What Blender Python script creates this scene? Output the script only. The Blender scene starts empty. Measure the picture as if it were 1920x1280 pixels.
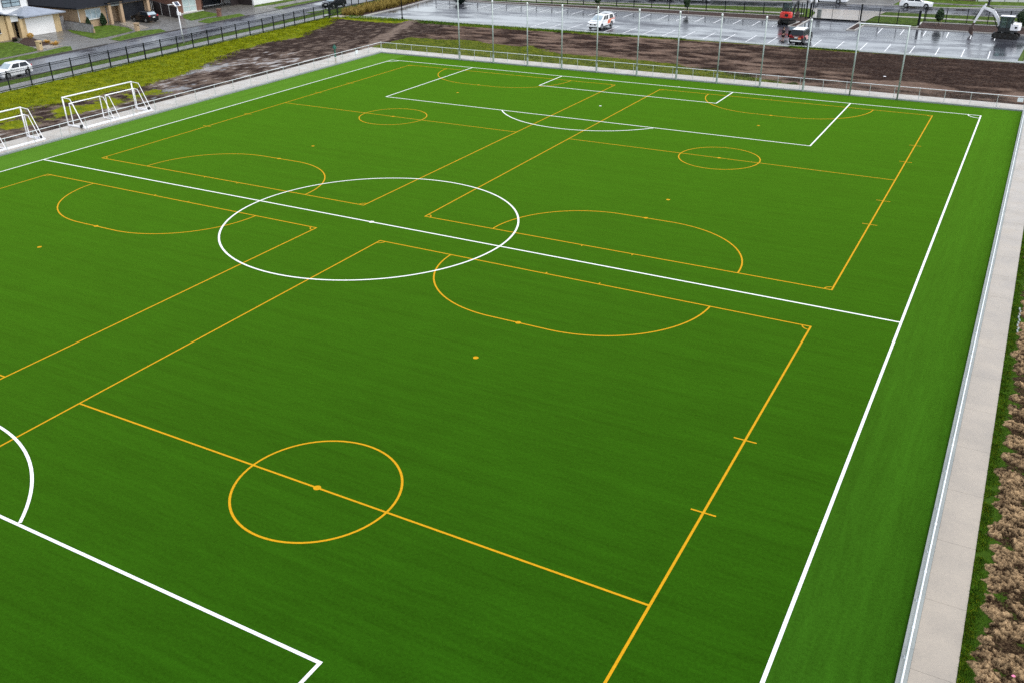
import bpy, bmesh, math, random
from mathutils import Vector, Matrix, noise
random.seed(7)
C = bpy.context.scene.collection
R = math.radians
sin, cos, pi = math.sin, math.cos, math.pi

# ------------------------------------------------------------------ mesh builder
class MB:
    def __init__(s): s.v = []; s.f = []
    def add(s, vs, fs):
        n = len(s.v); s.v.extend([tuple(v) for v in vs]); s.f.extend([tuple(n+i for i in f) for f in fs]); return s
    def hexa(s, b, t):      # bottom ring (ccw from above), top ring
        n = len(b); fs = [tuple(range(n-1, -1, -1)), tuple(range(n, 2*n))]
        fs += [(i, (i+1) % n, n+(i+1) % n, n+i) for i in range(n)]
        return s.add(list(b)+list(t), fs)
    def box(s, x0, x1, y0, y1, z0, z1):
        return s.hexa([(x0,y0,z0),(x1,y0,z0),(x1,y1,z0),(x0,y1,z0)], [(x0,y0,z1),(x1,y0,z1),(x1,y1,z1),(x0,y1,z1)])
    def cbox(s, c, d, a=0):
        ca, sa = cos(a), sin(a); q = [(-1,-1),(1,-1),(1,1),(-1,1)]
        p = [(c[0]+i*d[0]/2*ca-j*d[1]/2*sa, c[1]+i*d[0]/2*sa+j*d[1]/2*ca) for i, j in q]
        return s.hexa([(x,y,c[2]-d[2]/2) for x,y in p], [(x,y,c[2]+d[2]/2) for x,y in p])
    def tube(s, p0, p1, r, n=8, r1=None):
        p0, p1 = Vector(p0), Vector(p1); d = (p1-p0).normalized()
        u = d.cross(Vector((0,0,1)) if abs(d.z) < .9 else Vector((1,0,0))).normalized(); w = d.cross(u)
        r1 = r if r1 is None else r1
        a = [p0+u*(r*cos(2*pi*i/n))+w*(r*sin(2*pi*i/n)) for i in range(n)]
        b = [p1+u*(r1*cos(2*pi*i/n))+w*(r1*sin(2*pi*i/n)) for i in range(n)]
        return s.hexa(a, b)
    def beam(s, p0, p1, w, h, w1=None, h1=None):
        p0, p1 = Vector(p0), Vector(p1); d = (p1-p0).normalized()
        u = d.cross(Vector((0,0,1)) if abs(d.z) < .95 else Vector((0,1,0))).normalized(); k = u.cross(d)
        w1 = w if w1 is None else w1; h1 = h if h1 is None else h1
        q = [(-.5,-.5),(.5,-.5),(.5,.5),(-.5,.5)]
        return s.hexa([p0+u*w*i+k*h*j for i,j in q], [p1+u*w1*i+k*h1*j for i,j in q])
    def prism(s, poly, z0, z1): return s.hexa([(x,y,z0) for x,y in poly], [(x,y,z1) for x,y in poly])
    def sideprism(s, poly, y0, y1):   # poly in (x,z)
        return s.hexa([(x,y0,z) for x,z in poly], [(x,y1,z) for x,z in poly])
    def flat(s, poly, z): return s.add([(x,y,z) for x,y in poly], [tuple(range(len(poly)))])
    def ribbon(s, pts, w, z, closed=False):
        n = len(pts); P = [Vector(p) for p in pts]; vs = []
        for i in range(n):
            a = P[i-1] if (i or closed) else P[i]; b = P[(i+1) % n] if (i < n-1 or closed) else P[i]
            t = ((b-P[i]).normalized()+(P[i]-a).normalized()).normalized(); nn = Vector((-t.y, t.x)); sc = 1
            if 0 < i < n-1 or closed:
                t1 = (P[i]-P[i-1]).normalized(); sc = 1/max(.3, abs(nn.dot(Vector((-t1.y, t1.x)))))
            vs += [tuple(P[i]+nn*w/2*sc)+(z,), tuple(P[i]-nn*w/2*sc)+(z,)]
        m = n if closed else n-1
        return s.add(vs, [(2*i+1, 2*((i+1) % n)+1, 2*((i+1) % n), 2*i) for i in range(m)])
    def disc(s, x, y, r, z, n=20): return s.flat([(x+r*cos(2*pi*i/n), y+r*sin(2*pi*i/n)) for i in range(n)], z)
    def build(s, name, mat, parent=None, world=False, smooth=False, bevel=0, seg=2):
        me = bpy.data.meshes.new(name)
        off = Vector((0,0,0))
        if world:
            q = parent
            while q is not None: off += q.location; q = q.parent
        me.from_pydata([tuple(Vector(v)-off) for v in s.v], [], s.f); me.update()
        bm = bmesh.new(); bm.from_mesh(me); bmesh.ops.recalc_face_normals(bm, faces=bm.faces); bm.to_mesh(me); bm.free()
        if smooth: me.polygons.foreach_set('use_smooth', [True]*len(me.polygons))
        me.materials.append(mat)
        o = bpy.data.objects.new(name, me); C.objects.link(o); o.parent = parent
        if bevel:
            b = o.modifiers.new('bevel', 'BEVEL'); b.width = bevel; b.segments = seg; b.limit_method = 'ANGLE'; b.angle_limit = R(35)
        return o

def tag(o, label=None, cat=None, group=None, kind=None):
    if label: o['label'] = label
    if cat: o['category'] = cat
    if group: o['group'] = group
    if kind: o['kind'] = kind
    return o
def thing(name, label, cat, loc=(0,0,0), rz=0, group=None):
    o = bpy.data.objects.new(name, None); C.objects.link(o); o.empty_display_size = .3
    o.location = loc; o.rotation_euler = (0,0,rz); return tag(o, label, cat, group)
def struct(name, mb, mat, **k): return tag(mb.build(name, mat, **k), kind='structure')
def dup(root, loc=None, rz=None, label=None, group=None):
    r = root.copy(); C.objects.link(r)
    if loc is not None: r.location = loc
    if rz is not None: r.rotation_euler = (0,0,rz)
    if label: r['label'] = label
    if group: r['group'] = group
    for ch in list(root.children):
        c = ch.copy(); C.objects.link(c); c.parent = r
        for g in list(ch.children):
            d = g.copy(); C.objects.link(d); d.parent = c
    return r

# ------------------------------------------------------------------ materials
def newmat(name):
    m = bpy.data.materials.new(name); m.use_nodes = True
    return m, m.node_tree.nodes, m.node_tree.links, m.node_tree.nodes['Principled BSDF']
def mapping(N, L, scale):
    tc = N.new('ShaderNodeTexCoord'); mp = N.new('ShaderNodeMapping'); mp.inputs['Scale'].default_value = scale
    L.new(tc.outputs['Object'], mp.inputs['Vector']); return mp
def nz(N, L, scale, detail=3, rough=.55, sc=(1,1,1)):
    mp = mapping(N, L, sc); n = N.new('ShaderNodeTexNoise'); n.inputs['Scale'].default_value = scale
    n.inputs['Detail'].default_value = detail; n.inputs['Roughness'].default_value = rough
    L.new(mp.outputs[0], n.inputs['Vector']); return n.outputs['Fac']
def ramp(N, L, fac, a, b, lo=0, hi=1):
    r = N.new('ShaderNodeMapRange'); r.inputs['From Min'].default_value = a; r.inputs['From Max'].default_value = b
    r.inputs['To Min'].default_value = lo; r.inputs['To Max'].default_value = hi; L.new(fac, r.inputs['Value']); return r.outputs[0]
def mixc(N, L, fac, a, b, mode='MIX'):
    m = N.new('ShaderNodeMix'); m.data_type = 'RGBA'; m.blend_type = mode
    if isinstance(fac, (int, float)): m.inputs[0].default_value = fac
    else: L.new(fac, m.inputs[0])
    for i, c in ((6, a), (7, b)):
        if isinstance(c, tuple): m.inputs[i].default_value = c+(1,) if len(c) == 3 else c
        else: L.new(c, m.inputs[i])
    return m.outputs[2]
def math2(N, L, op, a, b):
    m = N.new('ShaderNodeMath'); m.operation = op
    for i, c in ((0, a), (1, b)):
        if isinstance(c, (int, float)): m.inputs[i].default_value = c
        else: L.new(c, m.inputs[i])
    return m.outputs[0]
def bump(N, L, p, h, strength, dist):
    b = N.new('ShaderNodeBump'); b.inputs['Strength'].default_value = strength; b.inputs['Distance'].default_value = dist
    L.new(h, b.inputs['Height']); L.new(b.outputs[0], p.inputs['Normal'])
def simple(name, col, rough=.6, metal=0, var=.12, vscale=3, spec=.5, bmp=0, bscale=40, coat=0, alpha=None, trans=0):
    m, N, L, p = newmat(name)
    a = tuple(c*(1-var) for c in col); b = tuple(min(1, c*(1+var)) for c in col)
    L.new(mixc(N, L, ramp(N, L, nz(N, L, vscale, 4), .3, .7), a, b), p.inputs['Base Color'])
    p.inputs['Roughness'].default_value = rough; p.inputs['Metallic'].default_value = metal
    p.inputs['Specular IOR Level'].default_value = spec; p.inputs['Coat Weight'].default_value = coat
    p.inputs['Coat Roughness'].default_value = .05; p.inputs['Transmission Weight'].default_value = trans
    if bmp: bump(N, L, p, nz(N, L, bscale, 4), bmp, .02)
    return m
def turf(name, col, along_x=True, gain=1):
    m, N, L, p = newmat(name)
    sc = (.035,1,1) if along_x else (1,.035,1)
    streak = ramp(N, L, nz(N, L, 1.6, 7, .72, sc), .36, .64)
    sc2 = (.14,1,1) if along_x else (1,.14,1)
    fine_st = ramp(N, L, nz(N, L, 5, 4, .6, sc2), .3, .7)
    blot = ramp(N, L, nz(N, L, .35, 4, .6), .35, .65)
    grain = ramp(N, L, nz(N, L, 30, 3, .7), .28, .72)
    grain2 = ramp(N, L, nz(N, L, 9, 3, .6), .3, .7)
    f = math2(N, L, 'MULTIPLY', streak, .20)
    for s_, w in ((fine_st,.16),(blot,.07),(grain,.36),(grain2,.24)): f = math2(N, L, 'ADD', f, math2(N, L, 'MULTIPLY', s_, w))
    d = tuple(c*.26 for c in col); b = (col[0]*2.1, col[1]*1.68, col[2]*1.9)
    L.new(mixc(N, L, f, d, b), p.inputs['Base Color'])
    p.inputs['Roughness'].default_value = .75; p.inputs['Specular IOR Level'].default_value = 0
    p.inputs['Sheen Weight'].default_value = .30; p.inputs['Sheen Roughness'].default_value = .5
    p.inputs['Sheen Tint'].default_value = (.41,.84,.05,1)
    bump(N, L, p, nz(N, L, 45, 2), .6, .012)
    return m
def concrete(name, col, rough=(.28,.55), var=.1, spec=.5):
    m, N, L, p = newmat(name)
    a = ramp(N, L, nz(N, L, .6, 5, .6), .3, .7); g = ramp(N, L, nz(N, L, 14, 5, .65), .3, .7)
    f = math2(N, L, 'ADD', math2(N, L, 'MULTIPLY', a, .65), math2(N, L, 'MULTIPLY', g, .35))
    L.new(mixc(N, L, f, tuple(c*(1-var) for c in col), (min(1, col[0]*(1+var)*1.02), min(1, col[1]*(1+var)), col[2]*(1+var)*.96)), p.inputs['Base Color'])
    L.new(ramp(N, L, nz(N, L, .9, 4), .35, .65, rough[0], rough[1]), p.inputs['Roughness'])
    p.inputs['Specular IOR Level'].default_value = spec
    bump(N, L, p, nz(N, L, 25, 3), .12, .003)
    return m
def asphalt(name, col, r0, r1, sc=(.25,1,1)):
    m, N, L, p = newmat(name)
    pud = ramp(N, L, nz(N, L, .42, 5, .6, sc), .36, .60)
    dry = ramp(N, L, nz(N, L, .16, 6, .7, (.5,1,1)), .50, .62)
    g = ramp(N, L, nz(N, L, 30, 3), .3, .7)
    c = mixc(N, L, g, tuple(x*.75 for x in col), tuple(x*1.3 for x in col))
    L.new(mixc(N, L, math2(N, L, 'MULTIPLY', dry, .55), c, tuple(x*.4 for x in col)), p.inputs['Base Color'])
    L.new(math2(N, L, 'ADD', ramp(N, L, pud, 0, 1, r1, r0), math2(N, L, 'MULTIPLY', dry, .22)), p.inputs['Roughness'])
    p.inputs['Specular IOR Level'].default_value = .8
    bump(N, L, p, nz(N, L, 35, 2), .18, .006)
    return m
def terrain(name, gd, gy, sd, sl, grain=9.0):
    """grass / bare soil / puddles, driven by the mesh attribute 'mask' (R grass, G pale soil, B wet)"""
    m, N, L, p = newmat(name)
    at = N.new('ShaderNodeVertexColor'); at.layer_name = 'mask'
    sp = N.new('ShaderNodeSeparateColor'); L.new(at.outputs[0], sp.inputs[0])
    n1 = nz(N, L, grain, 8, .78); n2 = nz(N, L, 1.3, 5, .65, (.6,1,1)); n3 = nz(N, L, grain*3, 3, .7); n4 = nz(N, L, .5, 3)
    hue = math2(N, L, 'ADD', math2(N, L, 'MULTIPLY', ramp(N, L, n1, .3, .7), .45), math2(N, L, 'MULTIPLY', ramp(N, L, n2, .35, .65), .55))
    grass = mixc(N, L, hue, gd, gy)
    grass = mixc(N, L, math2(N, L, 'MULTIPLY', ramp(N, L, n3, .3, .7), .5), grass, tuple(c*.45 for c in gd))
    tone = math2(N, L, 'ADD', sp.outputs[1], ramp(N, L, n1, .3, .7, -.42, .42))
    soil = mixc(N, L, ramp(N, L, tone, 0, 1), sd, sl)
    soil = mixc(N, L, math2(N, L, 'MULTIPLY', ramp(N, L, n3, .3, .7), .33), soil, tuple(c*.5 for c in sd))
    edge = math2(N, L, 'ADD', sp.outputs[0], ramp(N, L, n1, .2, .8, -.42, .42))
    edge = math2(N, L, 'ADD', edge, ramp(N, L, n2, .3, .7, -.16, .16))
    L.new(mixc(N, L, ramp(N, L, edge, .4, .6), soil, grass), p.inputs['Base Color'])
    wet = math2(N, L, 'ADD', sp.outputs[2], ramp(N, L, n2, .3, .7, -.22, .22))
    wet = math2(N, L, 'MULTIPLY', wet, ramp(N, L, edge, .35, .5, 1, 0))
    L.new(ramp(N, L, wet, .35, .85, .92, .26), p.inputs['Roughness'])
    L.new(ramp(N, L, wet, .3, .6, .05, .55), p.inputs['Specular IOR Level'])
    b = N.new('ShaderNodeBump'); b.inputs['Distance'].default_value = .08
    L.new(ramp(N, L, wet, .35, .65, .9, .05), b.inputs['Strength']); L.new(n1, b.inputs['Height']); L.new(b.outputs[0], p.inputs['Normal'])
    return m
def glass(name, col=(.012,.016,.020), rough=.08):
    return simple(name, col, rough, 0, .1, 1, .35)

TG = (.0100,.0560,.0018)
M = dict(
 turf_mid=turf('turf_mid', TG, True), turf_side=turf('turf_side', (.0145,.068,.0036), False), turf_left=turf('turf_left', (.030,.095,.011), False),  # side runoffs lighter: sheen of the differently laid pile put into their base colour
 white_line=simple('white_line', (.74,.75,.74), .8, 0, .06, 8, .1, .4, 60), yellow_line=simple('yellow_line', (.52,.265,.005), .8, 0, .09, 8, .1, .4, 60),
 path=concrete('path', (.325,.287,.238), (.18,.36), .17, .7), kerb=concrete('kerb', (.24,.265,.26), (.35,.6), .2), curb=concrete('curb', (.42,.41,.39), (.35,.6)),
 slab=concrete('slab', (.105,.10,.09), (.22,.5), .28), walk=concrete('walk', (.20,.195,.19), (.2,.42), .15), seam=simple('seam', (.06,.055,.05), .8),
 galv=simple('galv', (.55,.58,.59), .4, .2, .08, 5), pole=simple('pole', (.36,.41,.39), .45, .35, .12, 2), rail=simple('rail', (.80,.82,.84), .3, .35, .06, 4), wire=simple('wire', (.20,.22,.20), .6, 0, .05, 5, .2),
 white_paint=simple('white_paint', (.84,.84,.86), .32, 0, .05, 3, .5), black_metal=simple('black_metal', (.006,.009,.010), .6, 0, .2, 3, .2),
 asphalt_park=asphalt('asphalt_park', (.040,.042,.052), .06, .26), asphalt_road=asphalt('asphalt_road', (.050,.051,.062), .08, .30, (1,.25,1)),
 marking=simple('marking', (.78,.79,.80), .5, 0, .12, 5), bark=simple('bark', (.040,.024,.019), .9, 0, .45, 6, .2, 1, 12),
 lawn=simple('lawn', (.058,.098,.010), .9, 0, .6, 1.6, .1, .8, 18), ground=simple('ground', (.07,.11,.025), .95, 0, .35, .3, .1, .6, 8),
 soil_mix=terrain('soil_mix', (.040,.085,.004), (.27,.275,.005), (.022,.0125,.0095), (.180,.136,.108), 3.2),
 olive_mix=terrain('olive_mix', (.030,.060,.006), (.17,.18,.014), (.020,.0105,.0075), (.175,.120,.090), 3.6),
 clod=terrain('clod', (.022,.060,.006), (.070,.135,.010), (.028,.016,.009), (.60,.41,.225), 16),
 blade=simple('blade', (.055,.120,.008), .9, 0, .6, 2.5, .03), blade_y=simple('blade_y', (.155,.182,.005), .9, 0, .5, 1.2, .03),
 gold=simple('gold', (.24,.18,.045), .85, 0, .40, 2.5, .1), leaf_dark=simple('leaf_dark', (.018,.042,.014), .6, 0, .45, 5, .3), leaf=simple('leaf', (.045,.075,.012), .85, 0, .5, 2, .05),
 flax=simple('flax', (.022,.040,.030), .45, 0, .4, 5, .4), trunk=simple('trunk', (.09,.06,.04), .9), stake=simple('stake', (.35,.25,.15), .8),
 brick_cream=simple('brick_cream', (.52,.39,.215), .85, 0, .14, 5, .2, .4, 20), brick_tan=simple('brick_tan', (.42,.30,.19), .85, 0, .16, 5, .2, .4, 20), brick_brown=simple('brick_brown', (.20,.105,.075), .85, 0, .2, 6, .2, .4, 20),
 render_white=simple('render_white', (.76,.76,.74), .7, 0, .05, 1), door_white=simple('door_white', (.80,.79,.76), .5, 0, .04, 1),
 roof_grey=simple('roof_grey', (.23,.26,.31), .35, 0, .12, 1.5, .5), roof_dark=simple('roof_dark', (.008,.009,.012), .75, 0, .3, 3, .15, .6, 6),
 dark_door=simple('dark_door', (.012,.014,.020), .45, 0, .15), wood_grey=simple('wood_grey', (.27,.26,.26), .85, 0, .3, 3, .2, .6, 9), wood_dark=simple('wood_dark', (.022,.014,.013), .8, 0, .3, 3), wood_brown=simple('wood_brown', (.13,.09,.07), .85, 0, .3, 2),
 trim=simple('trim', (.60,.60,.58), .5, 0, .05), dark=simple('dark', (.008,.008,.009), .7), glass=glass('glass'), glass_sky=simple('glass_sky', (.30,.38,.42), .12, 0, .25, 1.2, 1, coat=1), curtain=simple('curtain', (.45,.55,.54), .3, 0, .15, 3, .8, coat=.6),  # glass_sky: pale sky reflection painted into the pane colour
 car_white=simple('car_white', (.80,.81,.82), .18, 0, .02, 1, .6, coat=1), car_silver=simple('car_silver', (.50,.56,.60), .2, .3, .04, 1, .6, coat=1), car_black=simple('car_black', (.005,.005,.006), .22, 0, .05, 1, .3, coat=.25), car_red=simple('car_red', (.20,.012,.016), .2, 0, .1, 1, .6, coat=1),
 rubber=simple('rubber', (.012,.012,.012), .8), rim=simple('rim', (.45,.46,.47), .35, .7, .1, 8), chrome=simple('chrome', (.7,.7,.7), .2, .9, .05), lamp_red=simple('lamp_red', (.45,.01,.015), .2, coat=1), lamp_clear=simple('lamp_clear', (.65,.68,.70), .1, .4, coat=1), plate=simple('plate', (.75,.76,.74), .5), decal=simple('decal', (.85,.22,.09), .35, 0, .35, 7, coat=.6), decal_pink=simple('decal_pink', (.72,.30,.26), .35, 0, .35, 9, coat=.6),
 exc_red=simple('exc_red', (.62,.028,.014), .32, 0, .08, 2, coat=.5), exc_black=simple('exc_black', (.012,.013,.013), .5, 0, .25, 4), track=simple('track', (.020,.018,.016), .85, 0, .3, 6, .3, 1, 20), bucket=simple('bucket', (.06,.035,.028), .7, 0, .4, 6),
 skin=simple('skin', (.50,.30,.22), .55), cloth=simple('cloth', (.012,.012,.016), .85), hair=simple('hair', (.03,.02,.015), .7), shoe=simple('shoe', (.01,.01,.01), .6),
 panel=simple('panel', (.05,.06,.09), .2, .2), green_paint=simple('green_paint', (.012,.11,.075), .45), sign=simple('sign', (.80,.83,.88), .45, 0, .03), pink=simple('pink', (.75,.20,.35), .6), orange=simple('orange', (.5,.3,.06), .8, 0, .3, 9), pot=simple('pot', (.05,.02,.018), .6), boulder=simple('boulder', (.55,.50,.42), .9, 0, .3, 6, .2, 1, 10),
)

# ------------------------------------------------------------------ ground and field
def nf(x, y, s, z=0, o=4): return noise.fractal(Vector((x*s, y*s, z)), .9, 2.1, o)   # ~ -1..1
g = MB(); g.flat([(-420,-320),(420,-320),(420,520),(-420,520)], -.12); struct('ground', g, M['ground'])
W2, L2 = 31.10, 46.09
TX0, TX1, TY0, TY1 = -34.98, 34.2, -56.0, 49.35
t = MB(); t.flat([(-W2,TY0),(W2,TY0),(W2,TY1),(-W2,TY1)], 0); struct('turf', t, M['turf_mid']).location.z = -.06
t = MB(); t.flat([(W2,TY0),(TX1,TY0),(TX1,TY1),(W2,TY1)], 0); struct('turf_margin', t, M['turf_side']).location.z = -.06
t = MB(); t.flat([(TX0,TY0),(-W2,TY0),(-W2,TY1),(TX0,TY1)], 0); struct('turf_margin', t, M['turf_left']).location.z = -.06

def arc(cx, cy, r, a0, a1, n=48): return [(cx+r*cos(R(a0+(a1-a0)*i/n)), cy+r*sin(R(a0+(a1-a0)*i/n))) for i in range(n+1)]
y = MB(); yw = .088
X0, X1, Y0, Y1, YC = 2.40, 27.40, 2.39, 44.33, 23.40
def small_field(sx, sy):
    T = lambda pts: [(sx*a, sy*b) for a, b in pts]; Z = .004
    y.ribbon(T([(X0,Y0),(X1,Y0),(X1,Y1),(X0,Y1)]), yw, Z, True)
    y.ribbon(T([(X0+yw/2,YC),(X1-yw/2,YC)]), yw*.95, Z+.0008)
    cx = (X0+X1)/2; y.ribbon(T(arc(cx, YC, 3.0, 0, 360, 72)[:-1]), yw, Z+.0016, True)
    for (yy, s) in ((Y0, 1), (Y1, -1)):
        r = 6.0; h = 1.58
        pts = [(cx-h+r*cos(R(180-a)), yy+s*r*sin(R(180-a))) for a in range(1, 91, 3)]
        pts += [(cx+h+r*cos(R(90-a)), yy+s*r*sin(R(90-a))) for a in range(0, 90, 3)]
        pts[0] = (cx-h-r, yy+s*yw/2); pts.append((cx+h+r, yy+s*yw/2))
        y.ribbon(T(pts), yw, Z+.0016)
        y.disc(sx*cx, sy*(yy+s*6.0), .14, Z+.0026); y.disc(sx*cx, sy*(yy+s*10), .13, Z)
        for gx in (cx-1.56, cx+1.56): y.ribbon(T([(gx, yy-s*(yw/2+.004)), (gx, yy-s*.2)]), .07, Z)
        for (kx, sgn) in ((X0, 1), (X1, -1)):
            y.ribbon(T([(kx+sgn*.38*cos(R(a)), yy+s*.38*sin(R(a))) for a in range(8, 83, 8)]), .07, Z+.0008)
    for xx in (X0, X1):
        for d in (5, 10):
            for s in (1, -1):
                if xx == X1: y.ribbon(T([(xx-.44, YC+s*d), (xx+.44, YC+s*d)]), .075, Z+.0024)
    y.disc(sx*cx, sy*YC, .14, Z+.0026)
for sx in (1,-1):
    for sy in (1,-1): small_field(sx, sy)
struct('yellow_line_markings', y, M['yellow_line']).location.z = -.06
w = MB(); ww = .118; Z = .009
w.ribbon([(-W2,-L2),(W2,-L2),(W2,L2),(-W2,L2)], ww, Z, True)
w.ribbon([(-W2+ww/2,0),(W2-ww/2,0)], ww, Z+.001); w.ribbon(arc(0,0,9.15,0,360,120)[:-1], ww, Z+.002, True); w.disc(0,0,.16,Z+.003)
for s in (1,-1):
    e = s*(L2-ww/2)
    w.ribbon([(-20.2,e),(-20.2,s*(L2-16.35)),(20.2,s*(L2-16.35)),(20.2,e)], ww, Z+.001)
    w.ribbon([(-9.2,e),(-9.2,s*(L2-5.3)),(9.2,s*(L2-5.3)),(9.2,e)], ww, Z+.001)
    w.disc(0, s*(L2-10.9), .125, Z)
    a0 = math.degrees(math.asin((16.35-10.9)/9.15))
    pts = [(9.15*cos(R(a)), s*(L2-10.9-9.15*sin(R(a)))) for a in [a0+.7+(180-2*a0-1.4)*i/40 for i in range(41)]]
    w.ribbon(pts, ww, Z+.002)
    for kx in (-1,1):
        w.ribbon([(kx*(W2-cos(R(a))), s*(L2-sin(R(a)))) for a in range(3, 88, 6)], .1, Z+.001)
        w.ribbon([(kx*3.66, s*(L2+ww/2+.004)), (kx*3.66, s*(L2+.24))], .1, Z)
struct('white_line_markings', w, M['white_line']).location.z = -.06

# kerb beam round the turf, paths
k = MB(); kz = .06
for i in range(45):
    a = TY0+i*2.45; k.box(TX1+.004, TX1+.285, a+.003, min(a+2.447, 49.35), -.2, kz) if a < 49.3 else None
    if a < 49.3: k.box(TX0-.285, TX0-.004, a+.003, min(a+2.447, 49.35), -.2, kz)
k.box(TX0-.285, TX1+.285, TY1+.002, TY1+.2, -.2, kz)
struct('kerb', k, M['kerb'])
pth = MB(); sm = MB()
def slabs(x0, x1, y0, y1, step, along, z=.045):
    a = y0 if along == 'y' else x0; end = y1 if along == 'y' else x1
    while a < end-.01:
        b = min(a+step, end)
        if along == 'y': pth.box(x0, x1, a+.004, b-.004, -.1, z)
        else: pth.box(a+.004, b-.004, y0, y1, -.1, z)
        a = b
slabs(TX1+.29, 35.62, TY0, 51.65, 3.05, 'y')
slabs(-38.2, TX0-.29, TY0, 51.65, 3.05, 'y')
slabs(TX0-.285, TX1+.285, TY1+.205, 51.65, 3.05, 'x')
sm.flat([(TX1+.29,TY0),(35.62,TY0),(35.62,51.6),(TX1+.29,51.6)], 0.0); sm.flat([(-38.2,TY0),(TX0-.29,TY0),(TX0-.29,51.6),(-38.2,51.6)], 0.0); sm.flat([(TX0-.28,TY1+.21),(TX1+.28,TY1+.21),(TX1+.28,51.6),(TX0-.28,51.6)], 0.0)
struct('path', pth, M['path']); struct('path_bedding', sm, M['seam'])

# ------------------------------------------------------------------ bare ground around the field
def clamp(v, a=0, b=1): return max(a, min(b, v))
def sst(v, a, b): t_ = clamp((v-a)/(b-a)); return t_*t_*(3-2*t_)
def interp(pts, v):
    if v <= pts[0][0]: return pts[0][1]
    for (a, p), (b, q) in zip(pts, pts[1:]):
        if v <= b: return p+(q-p)*(v-a)/(b-a)
    return pts[-1][1]
def grid(name, mat, x0, x1, y0, y1, dx, dy, fn):
    nx = int((x1-x0)/dx)+1; ny = int((y1-y0)/dy)+1; vs = []; cs = []
    for j in range(ny):
        for i in range(nx):
            x = x0+(x1-x0)*i/(nx-1); yv = y0+(y1-y0)*j/(ny-1)
            zz, gr, pale, wet = fn(x, yv); vs.append((x, yv, zz)); cs += [clamp(gr), clamp(pale), clamp(wet), 1]
    fs = [(j*nx+i, j*nx+i+1, (j+1)*nx+i+1, (j+1)*nx+i) for j in range(ny-1) for i in range(nx-1)]
    me = bpy.data.meshes.new(name); me.from_pydata(vs, [], fs)
    ca = me.color_attributes.new('mask', 'FLOAT_COLOR', 'POINT'); ca.data.foreach_set('color', cs)
    me.polygons.foreach_set('use_smooth', [mat.name != 'clod']*len(me.polygons)); me.materials.append(mat)
    o = bpy.data.objects.new(name, me); C.objects.link(o); return tag(o, kind='structure')
Wedge = [(-30,-42.5),(0,-43),(5,-43.7),(11,-47.2),(16,-45.5),(22,-45.8),(26,-47),(34,-48.6),(42,-51.8),(49,-53.2),(53,-52),(63,-55.4),(68.5,-58)]
def west(x, y_):
    n = nf(x, y_, .12); n2 = nf(x*.7, y_, .45, 3); n3 = nf(x, y_, 1.7, 8)
    e = interp(Wedge, y_)+n*1.6+n2*.9
    gr = .5+(e-x)*.55
    if y_ < 22: gr = max(gr, .5+(1.15-abs(x+42.6-(y_-15)*.05-n*.8)*.9)*.35 + n2*.7-.05)
    gr = max(gr, .5+(y_-70.7+n*1.0+(1.0 if x < -44 else -1.2))*.9 if y_ < 73.2 and x < -46.5 else 0)
    pale = .42+n2*.8+n*.25; pale *= 1-sst(y_, 48, 56)*.75*(1 if x > -50 else .9)
    dk = sst(y_, 34, 44)*sst(-x, 45.5, 47.5); pale -= dk*.35
    if x > -39.4 and y_ < 47: pale = .16+n2*.2
    band = abs((x+39.0)+(y_-52)*.34+n*.5)      # pale clods up the corner
    if y_ > 50: pale = max(pale, .95*(1-sst(band, .5, 1.5))+n3*.5*(1-sst(band, .5, 1.6)))
    n6 = nf(x*1.3, y_*.6, 1.1, 21, 7); pale += n6*.95
    wet = sst(n2*.7+n*.6+n6*1.1, .20, .75)*(1-sst(y_, 42, 50)) if x < -39.2 else 0
    wet = max(wet, (1-sst(math.hypot((x+46.6), (y_-32.5)*.45)+n6*2.5, .6, 2.0))*.9, (1-sst(math.hypot(x+41.4, (y_-22.8)*.5)+n6*2, .5, 1.6))*.9)
    zz = .03+.07*n2+.06*n3*(1.5 if gr > .5 else .9)+(.07*nf(x, y_, .9, 15) if gr > .5 else 0)
    if y_ > 50 and band < 1.6: zz += .10*abs(nf(x, y_, 2.6, 5))+.04
    if wet > .5: zz = zz*.3
    d = min(abs(x+38.2), 1.2)
    zz = zz*clamp(d/1.0)-.0
    if x < -55.0-.066*y_: zz = min(zz, .0)
    return zz, gr, pale, wet
grid('soil', M['soil_mix'], -59.3, -38.205, -30, 73.0, .21, .30, lambda x, y_: (lambda r: (r[0]-.0 if x > -55.1-.066*y_ else -.06, r[1], r[2], r[3]))(west(x, y_)))
OL = [(-38,60.3),(-30,60.6),(-20,59.6),(-15,57.3),(-8,57.4),(-1,57.4),(4,55.6),(12,53.4),(15,52),(36,50)]
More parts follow.
